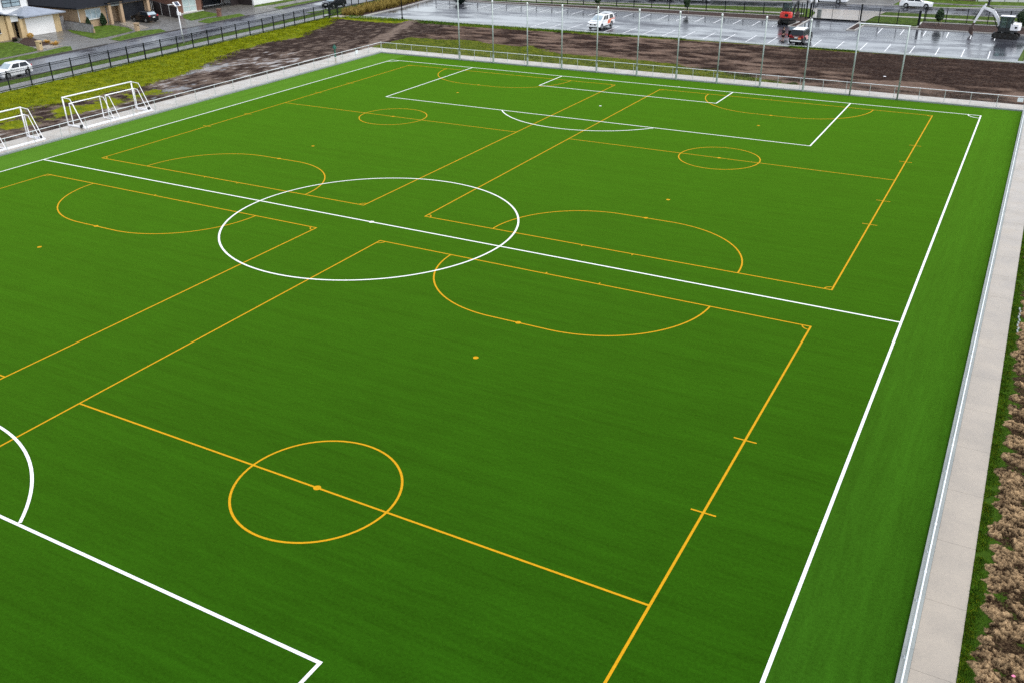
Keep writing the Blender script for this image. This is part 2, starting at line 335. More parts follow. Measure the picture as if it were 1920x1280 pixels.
def north(x, y_):
    n = nf(x, y_, .12); n2 = nf(x*.5, y_, .45, 3); n3 = nf(x, y_, 1.7, 8); n5 = nf(x*.42, y_*1.0, .75, 11, 7)
    e = interp(OL, x)+n*.9+n2*.5
    lo = sst(x, -2, 10)*.35
    gr = .62+(e-y_)*.5-lo-n2*.3-n5*.5
    gr = max(gr, .5+(y_-interp([(-45,71.6),(-37,71.0),(-30,71.6),(-15,71.9),(-5,72.6),(2,73.0),(36,73.6)], x)+n2*.8)*.9)
    if 8 < x < 16: gr = max(gr, .5+(y_-72.6+n2*.6)*.9)
    pale = .36+n5*1.1+n2*.4+nf(x, y_, .16, 90)*.5-.10*sst(x, -22, -34)
    pale *= 1-.7*sst(y_-(61-3.0*sst(x, 12, 22)), -1.5, 1.5)*sst(x, 3, 14)
    pale -= .12*sst(x, 12, 20)
    if 17 < x < 36:
        q = math.hypot((x-23.5)/5.2, (y_-55.6)/2.6); pale = max(pale, (1-sst(q, .75, 1.1))*.78+n5*.3)
        q = math.hypot((x-34.0)/2.2, (y_-55.4)/2.2); pale = max(pale, (1-sst(q, .6, 1.1))*.9+n3*.4)
    if y_ > 70 and x < -34: pale = max(pale, .5+n2*.5)
    band = abs((x+39.0)+(y_-52)*.34+n*.5)
    if band < 1.7: pale = max(pale, .95*(1-sst(band, .5, 1.5))+n3*.5)
    if x < -38.6 and band > 1: gr = min(gr, .5+(-x-0)*0-.2)
    zz = .03+.06*n2+.06*n3+.10*abs(n5)
    zz *= clamp(min(y_-51.66, 73.55-y_)/.8)
    return zz, gr, pale, 0
grid('soil', M['olive_mix'], -38.205, 46, 51.66, 73.55, .24, .16, north)
def patch(x, y_):
    r = west(x, y_); return r
# furrowed clods east of the path
def east(x, y_):
    n = nf(x, y_, .5, 2); n2 = nf(x, y_, 1.9, 4, 5); n3 = nf(x*1.0, y_*1.0, 6.5, 6, 4)
    ph = (y_+x*.35+n*.35)*2*pi/1.15; row = .5+.5*sin(ph)
    ein = 35.98+.40*nf(0, y_, 1.1, 9)-.02
    on = sst(x, ein-.06, ein+.28)
    near = 1-sst(y_, -13, -9)
    n7 = nf(x*.8+y_*.2, y_*1.5, 1.0, 55); amt = sst(near*.42+row*.55+n7*1.5+n2*.6+.04, .24, .60)
    wx, wy = x+.09*n3+.12*n2, y_+.09*nf(x, y_, 5, 41); wx, wy = wx*.9-wy*.42, wx*.42+wy*.9
    c1, c1p = noise.voronoi(Vector((wx*2.6, wy*5.2, 3))); c2 = noise.voronoi(Vector((wx*7.5, wy*13, 8)))[0]
    k1 = sst(c1[1]-c1[0], .0, .13); k2 = sst(c2[1]-c2[0], .0, .22)
    q = c1p[0]; r1 = (sin(q.x*91.7+q.y*47.3)*43758.5) % 1; r2 = (sin(q.x*17.1+q.y*77.9)*9758.5) % 1
    sl_ = ((wx*2.6-q.x)*(r1-.5)+(wy*5.2-q.y)*(r2-.5))*.16; rg = 1-min(1, abs(nf(wx*.8, wy*2, 3.2, 71, 5))*5)
    rough_ = abs(nf(x, y_, 9, 61, 4))
    h = on*amt*(.05*sst(n7+row*.3, -.2, .5)+k1*(.05+.055*r1+sl_)+.012*k2+.06*rough_-.05*rg**2)+on*(.022*n3+.02*n)
    pale = amt*(.02+k1*(.42+.30*r2)*(.6+.4*k2))+.30*n3+.30*n2-.3*(1-amt)+.35*rough_-.30*rg**2
    gr = .95-on*1.2+(1-amt)*.68*on+.34*nf(x, y_, 1.3, 20)-(.55 if amt > .5 else .1)*on*k1
    if x < 35.66: h = 0
    return h+.012, gr, pale, 0
grid('soil', M['clod'], 35.625, 38.6, -28, 24, .036, .036, east)
grid('soil', M['clod'], 38.6, 50, -30, 51, .25, .25, lambda x, y_: (.03+.06*abs(nf(x, y_, 1.2)), .35+.5*nf(x, y_, .8, 3), .5+.5*nf(x, y_, 1.5), 0))
grid('soil', M['clod'], 35.625, 38.6, 24, 51.66, .15, .15, lambda x, y_: (.03*abs(nf(x, y_, 1.2)), .62+.5*nf(x, y_, .8, 3), .3+.5*nf(x, y_, 1.5), 0))

def blades(n, fn, hmin, hmax, wd, lean=.6):
    m_ = MB()
    for _ in range(n):
        q = fn()
        if q is None: continue
        x, y_, z = q; a = random.uniform(0, 2*pi); h = random.uniform(hmin, hmax); l = random.uniform(.2, lean)*h; b = random.uniform(0, 2*pi)
        dx, dy = cos(a)*wd/2, sin(a)*wd/2
        m_.add([(x-dx,y_-dy,z),(x+dx,y_+dy,z),(x+dx*.7+cos(b)*l*.45,y_+dy*.7+sin(b)*l*.45,z+h*.6),(x-dx*.7+cos(b)*l*.45,y_-dy*.7+sin(b)*l*.45,z+h*.6),(x+cos(b)*l,y_+sin(b)*l,z+h)], [(0,1,2,3),(3,2,4)])
    return m_
def strip():
    y_ = -28+50*random.random()**1.35; x = 35.64+abs(random.gauss(0, .17))
    if x > 36.10+.45*nf(0, y_, 1.1, 9): return None
    if nf(x, y_, 1.6, 31) < -.42: return None
    return x, y_, .01
tag(blades(60000, strip, .03, .10, .013, .9).build('grass', M['blade']), 'low green grass along the outer edge of the right concrete path', 'grass', kind='stuff')
def strip2():
    q = strip()
    return q if q and nf(q[0], q[1], 2.2, 77) > -.05 else None
tag(blades(16000, strip2, .03, .085, .012, 1.1).build('grass', M['blade_y']), 'yellowed grass blades mixed into the verge of the right path', 'grass', kind='stuff')
def inclod():
    y_ = -28+44*random.random()**1.3; x = random.uniform(36.05, 38.4)
    r = east(x, y_)
    return (x, y_, r[0]-.01) if r[1] > .42+random.uniform(-.05, .12) else None
tag(blades(26000, inclod, .03, .09, .014, .8).build('weeds', M['blade']), 'green weeds growing between the tan clods of turned soil', 'weeds', kind='stuff')
m_ = MB()
for i in range(5):
    a = random.uniform(0, 6); m_.add([(cos(a+j*1.3)*.05*random.uniform(.5,1.2), sin(a+j*1.3)*.05*random.uniform(.5,1.2), .02+.02*random.random()) for j in range(5)], [(0,1,2,3,4)])
zf = east(36.95, -21.6)[0]
mk = m_.build('marking_ribbon', M['pink']); mk.location = (36.93, -21.55, zf+.02); tag(mk, 'small pink ribbon lying on the tan clods near the bottom right corner', 'ribbon')
m_ = MB()
for i in range(9):
    yy = 1.2+i*.34; m_.cbox((35.99+.03*sin(i*2.1), yy, .075), (.07,.27,.03), random.uniform(-.15,.15))
es = m_.build('edging_strip', M['kerb'], bevel=.006); tag(es, 'short row of pale edging pieces between the verge and the clods', 'edging')
# turf border lumps: loose pale litter on soil
m_ = MB(); m_.cbox((0,0,.05), (.26,.18,.06), .4)
lt = m_.build('litter', M['white_paint'], bevel=.03); lt.location = (21.1,59.3,.06); tag(lt, 'small white scrap lying on the brown soil behind the tall goal frame', 'litter')

# ------------------------------------------------------------------ railing round the pitch
def railing(label, p0, p1, spacing, loc, skip_mesh=False):
    r = thing('railing', label, 'railing', loc, 0, 'railings around the pitch')
    p0, p1 = Vector(p0), Vector(p1); L_ = (p1-p0).length; d = (p1-p0)/L_; n = int(round(L_/spacing)); zt = 1.10
    first = None
    for i in range(n+1):
        q = p0+d*(L_*i/n)
        if first is None:
            m_ = MB(); m_.tube((0,0,0), (0,0,zt-.02), .024, 8); m_.cbox((0,0,.006), (.11,.11,.012))
            first = m_.build('post', M['galv'], r); first.location = q+Vector((0,0,kz))-r.location
        else:
            c = first.copy(); C.objects.link(c); c.parent = r; c.location = q+Vector((0,0,kz))-r.location
    m_ = MB(); m_.tube(p0+Vector((0,0,zt+kz)), p1+Vector((0,0,zt+kz)), .026, 10); 
    for i in range(n+1):
        q = p0+d*(L_*i/n)+Vector((0,0,zt+kz)); m_.tube(q-d*.045, q+d*.045, .037, 10)
    m_.build('top_rail', M['rail'], r, world=True, smooth=False)
    m_ = MB(); m_.tube(p0+Vector((0,0,.06+kz)), p1+Vector((0,0,.06+kz)), .006, 4); m_.build('bottom_wire', M['wire'], r, world=True)
    m_ = MB(); step = .085; z0, z1 = .06+kz, zt-.02+kz; k_ = z1-z0; off = Vector((d.y,-d.x,0))*.03
    for i in range(int(L_/step)-int(k_/step)):
        a = p0+d*(i*step)+off
        m_.tube(a+Vector((0,0,z0)), a+d*k_+Vector((0,0,z1)), .0011, 3)
        m_.tube(a+Vector((0,0,z1)), a+d*k_+Vector((0,0,z0)), .0011, 3)
    m_.build('chain_mesh', M['wire'], r, world=True)
    return r
railing('galvanised railing with wire mesh along the right touchline beside the path', (34.33,-32,0), (34.33,49.5,0), 2.45, (34.33,-32,0))
railing('galvanised railing with wire mesh along the left touchline in front of the portable goals', (-35.08,-20,0), (-35.08,49.5,0), 2.45, (-35.08,-20,0))
railing('galvanised railing with wire mesh along the far goal line below the tall poles', (-34.95,49.5,0), (34.2,49.5,0), 2.19, (-34.95,49.5,0))
s_ = MB(); s_.cbox((0,0,0), (.46,.012,.36)); s_.cbox((0,.012,.1), (.3,.01,.02)); o = s_.build('sign', M['sign'], bevel=.002); o.location = (33.83,49.44,.90); tag(o, 'blank white sign fixed to the far railing at the right corner', 'sign', 'small white signs on the railing')
o = o.copy(); C.objects.link(o); o.location = (-35.03,44.7,.78); o.rotation_euler = (0,0,R(90)); tag(o, 'blank white sign fixed to the left railing near the far corner', 'sign', 'small white signs on the railing')

# tall poles behind the far goal line
PX = [(-23.8,'leftmost tall grey pole on the far railing'),(-19.35,'second tall grey pole from the left on the far railing'),(-15.0,'third tall grey pole from the left on the far railing'),(-10.8,'fourth tall grey pole from the left on the far railing'),(-6.66,'fifth tall grey pole, standing in front of the white pickup'),(-2.07,'sixth tall grey pole from the left, just right of the white pickup'),(2.27,'seventh tall grey pole from the left on the far railing'),(6.55,'eighth tall grey pole, fourth from the right before the goal frame'),(10.92,'ninth tall grey pole, left of the red and black car'),(15.12,'tenth tall grey pole, standing over the red and black car')]
PX = [(x, l) for x, l in PX]
first = None
for x, l in PX:
    if first is None:
        first = thing('net_pole', l, 'pole', (x,49.25,0), 0, 'tall poles behind the far goal line')
        m_ = MB(); m_.tube((0,0,0), (0,0,6.45), .07, 12, .062); m_.build('shaft', M['pole'], first, smooth=True)
        m_ = MB(); m_.tube((0,0,6.45), (0,0,6.62), .10, 12); m_.tube((0,0,6.62), (0,0,6.68), .10, 12, .03); m_.build('cap', M['rail'], first)
        m_ = MB(); m_.tube((0,0,0), (0,0,.9), .105, 12); m_.build('sleeve', M['pole'], first)
    else: dup(first, (x,49.25,0), None, l)
fr = thing('goal_frame', 'tall grey frame of two posts joined by a top bar', 'frame', (21.6,49.25,0))
for x in (-2.1,2.15):
    m_ = MB(); m_.tube((x,0,0), (x,0,6.55), .075, 12, .068); m_.build('post', M['pole'], fr, smooth=True)
m_ = MB(); m_.tube((-2.2,0,6.5), (2.25,0,6.5), .065, 12); m_.build('crossbar', M['rail'], fr)

# ------------------------------------------------------------------ portable goals
def pathtube(m_, pts, r, n=8):
    for a, b in zip(pts, pts[1:]): m_.tube(a, b, r, n)
    for q in pts[1:-1]:
        m_.cbox(q, (r*1.7, r*1.7, r*1.7))
def make_goal(label, loc):   # mouth faces -x, back bar at +x; width along y
    t_ = thing('football_goal', label, 'goal', loc, 0, 'full size portable goals'); w_, h_, dp = 7.32, 2.44, 2.15
    for s in (0, 1):
        m_ = MB(); m_.tube((0,s*w_,0), (0,s*w_,h_+.05), .058, 12); m_.build('post', M['white_paint'], t_, smooth=True)
        m_ = MB(); m_.beam((0,s*w_,.08), (dp,s*w_,.08), .11, .12); m_.build('side_bar', M['white_paint'], t_)
        m_ = MB(); pathtube(m_, [(0,s*w_,h_),(.95,s*w_,h_-.05),(dp-.1,s*w_,.12)], .03); m_.build('stay', M['white_paint'], t_)
        m_ = MB(); m_.tube((1.75,s*w_-.1,.16), (1.75,s*w_+.1,.16), .15, 14); m_.tube((1.75,s*w_-.11,.16), (1.75,s*w_+.11,.16), .05, 8); m_.build('wheel', M['rubber'], t_)
    m_ = MB(); m_.tube((0,-.06,h_), (0,w_+.06,h_), .058, 12); m_.build('crossbar', M['white_paint'], t_, smooth=True)
    m_ = MB(); m_.beam((dp,-.08,.08), (dp,w_+.08,.08), .15, .14); m_.build('back_bar', M['white_paint'], t_)
    return t_
g2 = make_goal('full size white goal standing right of the other, two small goals inside it', (-38.05,7.75,.045))
g1 = dup(g2, (-38.0,-3.6,.045), None, 'full size white goal cut off by the left edge of the photo')
def make_mini(label, loc):
    t_ = thing('small_goal', label, 'goal', loc, 0, 'small goals stored inside the large goals'); w_, h_, dp = 3.15, 1.93, 1.35
    for s in (0, 1):
        m_ = MB(); m_.tube((0,s*w_,0), (0,s*w_,h_+.03), .042, 10); m_.build('post', M['white_paint'], t_)
        m_ = MB(); m_.beam((0,s*w_,.05), (dp,s*w_,.05), .07, .07); m_.build('side_bar', M['white_paint'], t_)
        m_ = MB(); pathtube(m_, [(0,s*w_,h_),(.48,s*w_,h_-.03),(dp,s*w_,.06)], .028); m_.build('stay', M['white_paint'], t_)
    m_ = MB(); m_.tube((0,-.04,h_), (0,w_+.04,h_), .042, 10); m_.build('crossbar', M['white_paint'], t_)
    m_ = MB(); m_.beam((dp,0,.05), (dp,w_,.05), .07, .07); m_.build('back_bar', M['white_paint'], t_)
    return t_
mg = make_mini('small white goal in the left half of the right goal', (-37.6,7.95,.045))
dup(mg, (-37.5,11.62,.045), None, 'small white goal in the right half of the right goal')
dup(mg, (-37.5,.42,.045), None, 'small white goal inside the goal at the left edge')

# ------------------------------------------------------------------ car park
CP = [(-55.5,74.6),(32.7,74.6),(33.2,93.9),(-57.7,94.9)]
cp = MB(); cp.flat([(-55.5,74.6),(32.6,74.6),(33.0,89.5),(33.0,93.9),(12.7,94.6),(12.7,94.9),(5.05,98.4),(4.4,94.2),(-57.7,95.2)], -.02)
cp.flat([(4.4,94.2),(12.7,94.4),(12.0,98.3),(5.05,98.4)], -.02)
struct('car_park', MB().flat([(-55.5,74.6),(32.6,74.6),(33.2,93.9),(12.5,94.3),(11.9,98.3),(5.05,98.3),(4.4,94.2),(-57.7,95.2)], -.02), M['asphalt_park'])
c_ = MB()
def curbline(pts, w_=.15, z0=-.1, z1=.1):
    P = [Vector(p) for p in pts]
    for a, b in zip(P, P[1:]): c_.beam((a.x,a.y,(z0+z1)/2), (b.x,b.y,(z0+z1)/2), w_, z1-z0)
near = MB()
i = -56.2
while i < 33.6:
    near.box(i+.008, min(i+4, 33.6)-.008, 73.58, 74.62, -.1, .055); i += 4
struct('car_park_edge', near, M['kerb'])
curbline([(-57.85,95.3),(4.3,94.25)]); curbline([(4.3,94.2),(3.9,89.6),(5.0,89.4),(5.1,97.3)]); curbline([(11.9,97.6),(11.6,89.4),(12.6,89.5),(12.9,94.4)]); curbline([(12.9,94.45),(33.3,93.95)])
curbline([(19.55,95.7),(19.55,100.4)], .2); curbline([(12.9,96.0),(19.5,95.6)], .2)
curbline([(-56.1,74.0),(-56.4,84.3),(-57.9,95.3)])
curbline([(33.3,74),(33.35,94)])
struct('curb', c_, M['curb'])
mk = MB()
for i in range(-16, 12):
    x = 15.8+i*2.745-.0
    if x < -52 or x > 31: continue
    if 6.6 < x < 11.5 and False: continue
    mk.ribbon([(x+.1,75.05),(x,80.4)], .10, -.014)
for i in range(-28, 6):
    x = 15.65+i*2.745
    if x < -54 or 3.0 < x < 14: continue
    mk.ribbon([(x+.05,88.5),(x-.1,93.2)], .10, -.014)
mk.ribbon([(2.0,89),(1.75,93.6)], .1, -.014); mk.ribbon([(4.6,89.3),(4.8,94)], .1, -.011)
struct('parking_line_markings', mk, M['marking'])
bd = MB(); bd.prism([(-57.9,95.36),(4.25,94.3),(4.9,97.6),(4.2,99.3),(-44,97.0),(-58,98.0)], -.1, .03); bd.prism([(4.0,89.7),(4.95,89.5),(5.0,94.0),(4.4,94.1)], -.1, .05); bd.prism([(11.7,89.5),(12.55,89.6),(12.8,94.3),(11.85,95.4)], -.1, .05)
bd.prism([(19.7,95.4),(33.4,94.1),(52,94.5),(52,101.8),(19.7,100.5)], -.1, .03); bd.prism([(33.45,74),(52,74),(52,94.4),(33.5,94)], -.1, .02)
struct('garden_bed', bd, M['bark'])
# puddly patch edge / side beds
gs = MB(); gs.prism([(12.95,94.55),(19.45,94.3),(19.45,95.5),(12.95,95.85)], -.1, .02); struct('garden_bed', gs, M['bark'])

# far verge, road and beyond
nearroad = [(-60,101.2),(-45,101.4),(-30,102.6),(-18,104.6),(-7,107.2),(4,108.6),(22,109.4),(52,112)]
faredge = [(52,123.5),(31,121.0),(21,117.2),(14,117.2),(0,116.0),(-8,114.1),(-22,111.6),(-50,110.4),(-60,110.4)]
fence_y = lambda x: interp([(-60,96.5),(-41.5,97.2),(-28,98.4),(-5,99.2),(4.9,99.8),(22,101.2),(52,102.6)], x)
v_ = MB(); xs = list(range(-60, 5, 3))+[4.9]
v_.add([(x, fence_y(x)-.15, .03) for x in xs]+[(x, interp(nearroad, x)-.15, .06) for x in xs], [(i, i+1, len(xs)+i+1, len(xs)+i) for i in range(len(xs)-1)])
v_.flat([(12.4,97.4),(19.6,96.0),(19.7,101.1),(52,102.5),(52,111.8),(22,109.3),(12.2,108.9),(12.9,103)], .05)
struct('verge', v_, M['lawn'])
f_ = MB(); xs = [x for x in xs if x < 4.6]
f_.add([(x, fence_y(x)+2.0, .075) for x in xs]+[(x, fence_y(x)+3.3, .075) for x in xs], [(i, i+1, len(xs)+i+1, len(xs)+i) for i in range(len(xs)-1)])
f_.add([(12.4,104.0,.075),(52,105.6,.075),(52,106.9,.075),(12.4,105.3,.075)], [(0,1,2,3)])
f_.flat([(4.9,97.9),(12.5,98.0),(12.8,103),(13.6,109.2),(2.5,108.7),(4.4,104)], .08)
struct('footpath', f_, M['path'])
rd = MB(); rd.flat([(-130,93),(-64,101.2)]+nearroad+faredge+[(-130,112)], .02); struct('road', rd, M['asphalt_road'])
ck = MB()
def curb2(m_, pts, w_=.16, z0=-.05, z1=.13):
    for a, b in zip(pts, pts[1:]): m_.beam((a[0],a[1],(z0+z1)/2), (b[0],b[1],(z0+z1)/2), w_, z1-z0)
curb2(ck, [p for p in nearroad if p[0] < 4.5]); curb2(ck, [(13.6,109.2),(22,109.4),(52,112)]); curb2(ck, faredge)
ck2 = MB()
# mow strip under the far fence
curb2(ck, [(x, fence_y(x)-.2) for x in xs], .3, -.05, .07); curb2(ck, [(19.6,100.9),(52,102.3)], .3, -.05, .07)
struct('curb', ck, M['curb'])
fv = MB(); fv.flat([(x, y_+.1) for x, y_ in faredge]+[(-60,145),(80,150),(80,124)], .04); struct('verge', fv, M['lawn'])
fd = MB(); fd.flat([(-2,116.4),(13.2,117.6),(14,130),(-6,130)], .06); fd.flat([(16.5,121.8),(24,121.0),(40,124.5),(40,126),(24,122.6),(17,123.4)], .058)
struct('driveway', fd, M['slab'])

# ------------------------------------------------------------------ black tubular fences
def picket_fence(label, pts, spacing, h=1.9, gap=.105, posts=True, name='metal_fence'):
    root = thing(name, label, 'fence', (pts[0][0],pts[0][1],0), 0, 'black metal fences')
    rails = MB(); pk = MB()
    for (a, b) in zip(pts, pts[1:]):
        A = Vector((a[0],a[1],0)); B = Vector((b[0],b[1],0)); L_ = (B-A).length; d = (B-A)/L_; n = max(1, round(L_/spacing))
        for z in (.12, h-.22, h-.03): rails.beam(A+Vector((0,0,z)), B+Vector((0,0,z)), .05, .05)
        q = int(L_/gap)
        for i in range(q):
            c = A+d*(i+.5)*gap; pk.tube(c+Vector((0,0,.08)), c+Vector((0,0,h)), .0150, 4)
        for i in range(n+1):
            if i == 0 and a is not pts[0]: continue
            c = A+d*(L_*i/n); m_ = MB(); m_.cbox((c.x,c.y,h/2+.02), (.10,.10,h+.04)); m_.cbox((c.x,c.y,h+.05), (.09,.09,.03)); m_.build('post', M['black_metal'], root, world=True)
    rails.build('rail', M['black_metal'], root, world=True); pk.build('pickets', M['black_metal'], root, world=True)
    return root
picket_fence('black metal picket fence along the footpath of the left street', [(-54.0,-12),(-56.25,15.1),(-57.4,36),(-58.4,54.6),(-59.6,69.0)], 2.62)
picket_fence('short black fence return beside the golden grass hedge', [(-61.3,72.6),(-63.0,82),(-64.6,96.5)], 2.6)
picket_fence('long black metal fence between the bark bed and the far road, left of the gate', [(-58,97.0),(-41.5,97.25),(-28,98.4),(-5,99.2),(3.6,99.75)], 2.72, 1.66)
picket_fence('black fence section right of the gate with green lawn behind it', [(11.9,97.6),(16.8,97.0),(19.5,96.5)], 2.5, 1.95)
picket_fence('black fence section behind the white excavator', [(19.9,101.0),(30.3,101.4),(52,102.6)], 2.7, 1.95)
# gate
gt = thing('sliding_gate', 'black sliding metal gate across the car park entrance', 'gate', (5.2,97.75,0))
m_ = MB(); m_.beam((5.3,97.75,.12), (11.7,97.6,.12), .1, .16); m_.beam((5.6,97.75,1.95), (11.7,97.6,1.95), .07, .07); m_.beam((5.4,97.75,1.72), (11.7,97.6,1.72), .05, .05)
for x in (5.5,8.0,11.6): m_.beam((x,97.7,.1), (x,97.7,1.93), .06, .06)
m_.build('gate_frame', M['black_metal'], gt, world=True)
m_ = MB()
for i in range(58): m_.tube((5.5+i*.105,97.72,.12), (5.5+i*.105,97.72,1.95), .0085, 4)
m_.build('pickets', M['black_metal'], gt, world=True)
def post(label, x, y_, h, w_, name='gate_post', cat='post', grp='black gate posts'):
    m_ = MB(); m_.cbox((0,0,h/2), (w_,w_,h)); m_.cbox((0,0,h+.02), (w_*1.15,w_*1.15,.04)); o = m_.build(name, M['black_metal']); o.location = (x,y_,0); return tag(o, label, cat, grp)
post('thick black gate post, left one of the pair beside the gate opening', 4.35, 97.9, 2.4, .18); post('thick black gate post, right one of the pair left of the gate', 4.95, 97.7, 2.5, .22); post('black gate post at the right end of the sliding gate', 11.85, 97.75, 2.3, .2)
post('thin black post left of the gate pair', 3.6, 98.1, 2.1, .11); post('thick black corner post right of the lawn panel', 19.6, 96.6, 2.0, .26); post('leaning end post behind the corner post', 19.75, 100.9, 2.0, .12)
post('black square bollard, left of the pair by the golden grass', -58.9, 69.4, 1.75, .14, 'bollard', 'bollard', 'black bollards by the golden grass'); post('black square bollard, right of the pair by the golden grass', -58.6, 71.0, 1.55, .12, 'bollard', 'bollard', 'black bollards by the golden grass')
m_ = MB(); m_.cbox((0,0,.55), (.55,.5,1.1)); m_.cbox((0,0,1.12), (.62,.56,.06)); m_.cbox((0,-.27,.6), (.42,.02,.8)); o = m_.build('utility_cabinet', M['kerb'], bevel=.02); o.location = (5.9,99.2,.05); tag(o, 'grey green utility cabinet behind the left end of the gate', 'cabinet')

# ------------------------------------------------------------------ lighting / lamp poles
def park_pole(label, x, y_):
    t_ = thing('light_pole', label, 'light pole', (x,y_,0), 0, 'black car park light poles')
    m_ = MB(); m_.tube((0,0,0), (0,0,8.2), .085, 10, .06); m_.build('shaft', M['black_metal'], t_, smooth=True)
    m_ = MB(); m_.tube((0,0,0), (0,0,.35), .14, 10); m_.build('base', M['black_metal'], t_)
    m_ = MB(); m_.cbox((.45,0,8.15), (.8,.28,.1)); m_.cbox((-.45,0,8.15), (.8,.28,.1)); m_.build('lamp_head', M['black_metal'], t_)
    return t_
park_pole('black light pole on the grass strip left of the car park', -48.6, 73.45)
pp = park_pole('black light pole beside the red and black car, with white cameras', 10.2, 73.35)
for sx in (-1, 1):
    m_ = MB(); m_.tube((sx*.06,0,5.35), (sx*.3,-.05,5.35), .03, 6); m_.tube((sx*.3,-.22,5.22), (sx*.3,.06,5.34), .11, 10); m_.cbox((sx*.3,-.08,5.42), (.2,.34,.04)); m_.build('camera', M['white_paint'], pp)
lp = thing('solar_lamp', 'white pole with a tilted solar panel beside the left street', 'lamp post', (-62.08,43.86,0))
m_ = MB(); m_.tube((0,0,0), (-.12,-.05,4.65), .075, 12, .055); m_.build('pole', M['white_paint'], lp, smooth=True)
m_ = MB(); m_.add([(.15,-.50,4.60),(.15,.42,4.60),(-.30,.42,5.06),(-.30,-.50,5.06),(.11,-.50,4.56),(.11,.42,4.56),(-.34,.42,5.02),(-.34,-.50,5.02)], [(0,1,2,3),(7,6,5,4),(0,4,5,1),(1,5,6,2),(2,6,7,3),(3,7,4,0)]); pn = m_.build('panel_frame', M['white_paint'], lp)
m_ = MB(); m_.add([(.125,-.32,4.64),(.125,.24,4.64),(-.255,.24,5.03),(-.255,-.32,5.03)], [(0,1,2,3)])
for v in range(4): m_.v[v] = (m_.v[v][0]+.02, m_.v[v][1], m_.v[v][2]+.02)
m_.build('solar_cells', M['panel'], pn)
m_ = MB(); m_.cbox((.02,-.16,3.75), (.22,.2,.5)); m_.cbox((-.02,.2,3.6), (.2,.14,.42)); m_.build('control_box', M['white_paint'], lp, bevel=.02)
m_ = MB(); m_.beam((-.12,-.05,4.72), (-.14,-1.0,4.86), .07, .07); m_.cbox((-.14,-1.15,4.86), (.22,.5,.09)); m_.build('lamp_arm', M['galv'], lp)
gp = thing('standpipe', 'dark green standpipe behind the left railing near the far corner', 'standpipe', (-38.0,44.4,.0))
m_ = MB(); m_.tube((0,0,0), (0,0,.95), .09, 10); m_.cbox((0,0,.03), (.3,.3,.06)); m_.build('body', M['green_paint'], gp)
m_ = MB(); m_.tube((0,0,.95), (0,0,1.32), .18, 12, .14); m_.tube((-.32,0,1.12), (.32,0,1.12), .05, 8); m_.tube((0,0,1.32), (0,0,1.46), .05, 8); m_.build('head', M['green_paint'], gp)
m_ = MB(); m_.cbox((0,0,-.0), (1.1,.9,.1)); m_.build('pad', M['curb'], gp)

# ------------------------------------------------------------------ left street
SL = .066
def sy_(a, y_): return a-SL*y_
def stripe(a0, a1, y0, y1, z, m_=None, n=8):
    m_ = m_ or MB(); ys = [y0+(y1-y0)*i/n for i in range(n+1)]
    return m_.add([(sy_(a0, q), q, z) for q in ys]+[(sy_(a1, q), q, z) for q in ys], [(i, i+1, n+2+i, n+1+i) for i in range(n)])
struct('road', stripe(-68.2, -59.8, -40, 101, .0), M['asphalt_road'])
struct('footpath', stripe(-57.75, -55.95, -40, 70.5, .035), M['walk'])
vg = stripe(-59.7, -57.75, -40, 74, .03); stripe(-55.95, -54.9, -40, 70.5, .03, vg); stripe(-60.1, -57.2, 70.8, 96, .02, vg)
struct('verge', vg, M['lawn'])
f2 = MB(); stripe(-57.75, -56.6, 70.5, 97, .04, f2); struct('footpath', f2, M['walk'])
kk = MB()
for a in (-59.75, -68.25):
    for i in range(-14, 36): 
        y0, y1 = i*2.8, i*2.8+2.79
        if a < -60 and (38.9 < y0 < 42 or 50.5 < y0 < 58 or 67 < y0 < 74): kk.beam((sy_(a,y0),y0,.01), (sy_(a,y1),y1,.01), .16, .06)
        else: kk.beam((sy_(a,y0),y0,.05), (sy_(a,y1),y1,.05), .16, .14)
struct('curb', kk, M['seam'])
mo = MB(); stripe(-55.42, -55.2, -40, 69, .05, mo); struct('mow_strip', mo, M['curb'])
sl = MB(); ys = [-40,100]; sl.flat([(sy_(-68.33,-40),-40),(sy_(-68.33,100),100),(-104,100),(-100,-40)], .012); struct('driveway', sl, M['slab'])
lw = MB()
for q in ([(-84.9,33.9),(-84.2,35.0),(-82.4,34.8),(-79.5,33.8),(-76.4,33.1),(-74.9,31.9),(-74.4,28.3),(-74.3,24),(-74,15),(-85.8,15),(-85.8,34)],
          [(-68.9,8),(-70.2,27),(-71.0,34.1),(-73.8,36.0),(-74.4,35.6),(-73.6,31.8),(-73.3,28.2),(-73.0,25.7),(-72,8)],
          [(-86.2,45.2),(-83.5,43.8),(-80.9,42.9),(-77,41.7),(-75.8,41.5),(-75.7,42.9),(-76.9,48.7),(-80.0,50.4),(-84.5,51.1),(-85.2,49.8),(-85.4,46.8)],
          [(-73.9,42.1),(-71.4,41.7),(-71.9,50.2),(-74.7,51.4),(-75.9,48.7)],
          [(-82.8,63.5),(-83.3,68.1),(-78.8,66.6),(-77.1,65.1),(-77.2,62.3),(-76.8,59.4),(-77.9,59.8),(-80.2,61.0)],
          [(-74.9,58.8),(-76.2,61.9),(-75.7,63.8),(-75.6,68.2),(-73.2,66.9),(-72.4,58.4)],
          [(-75.3,75.6),(-75.7,77.0),(-75.8,87),(-74.0,87),(-73.2,74.8)],
          [(-79.0,75.0),(-80.5,77.0),(-80.7,90),(-78.9,90),(-78.2,78.6)],
          [(-66.5,73),(-60.5,73.5),(-58.5,96),(-64,97)]):
    lw.prism(q, -.05, .045)
struct('lawn', lw, M['lawn'])
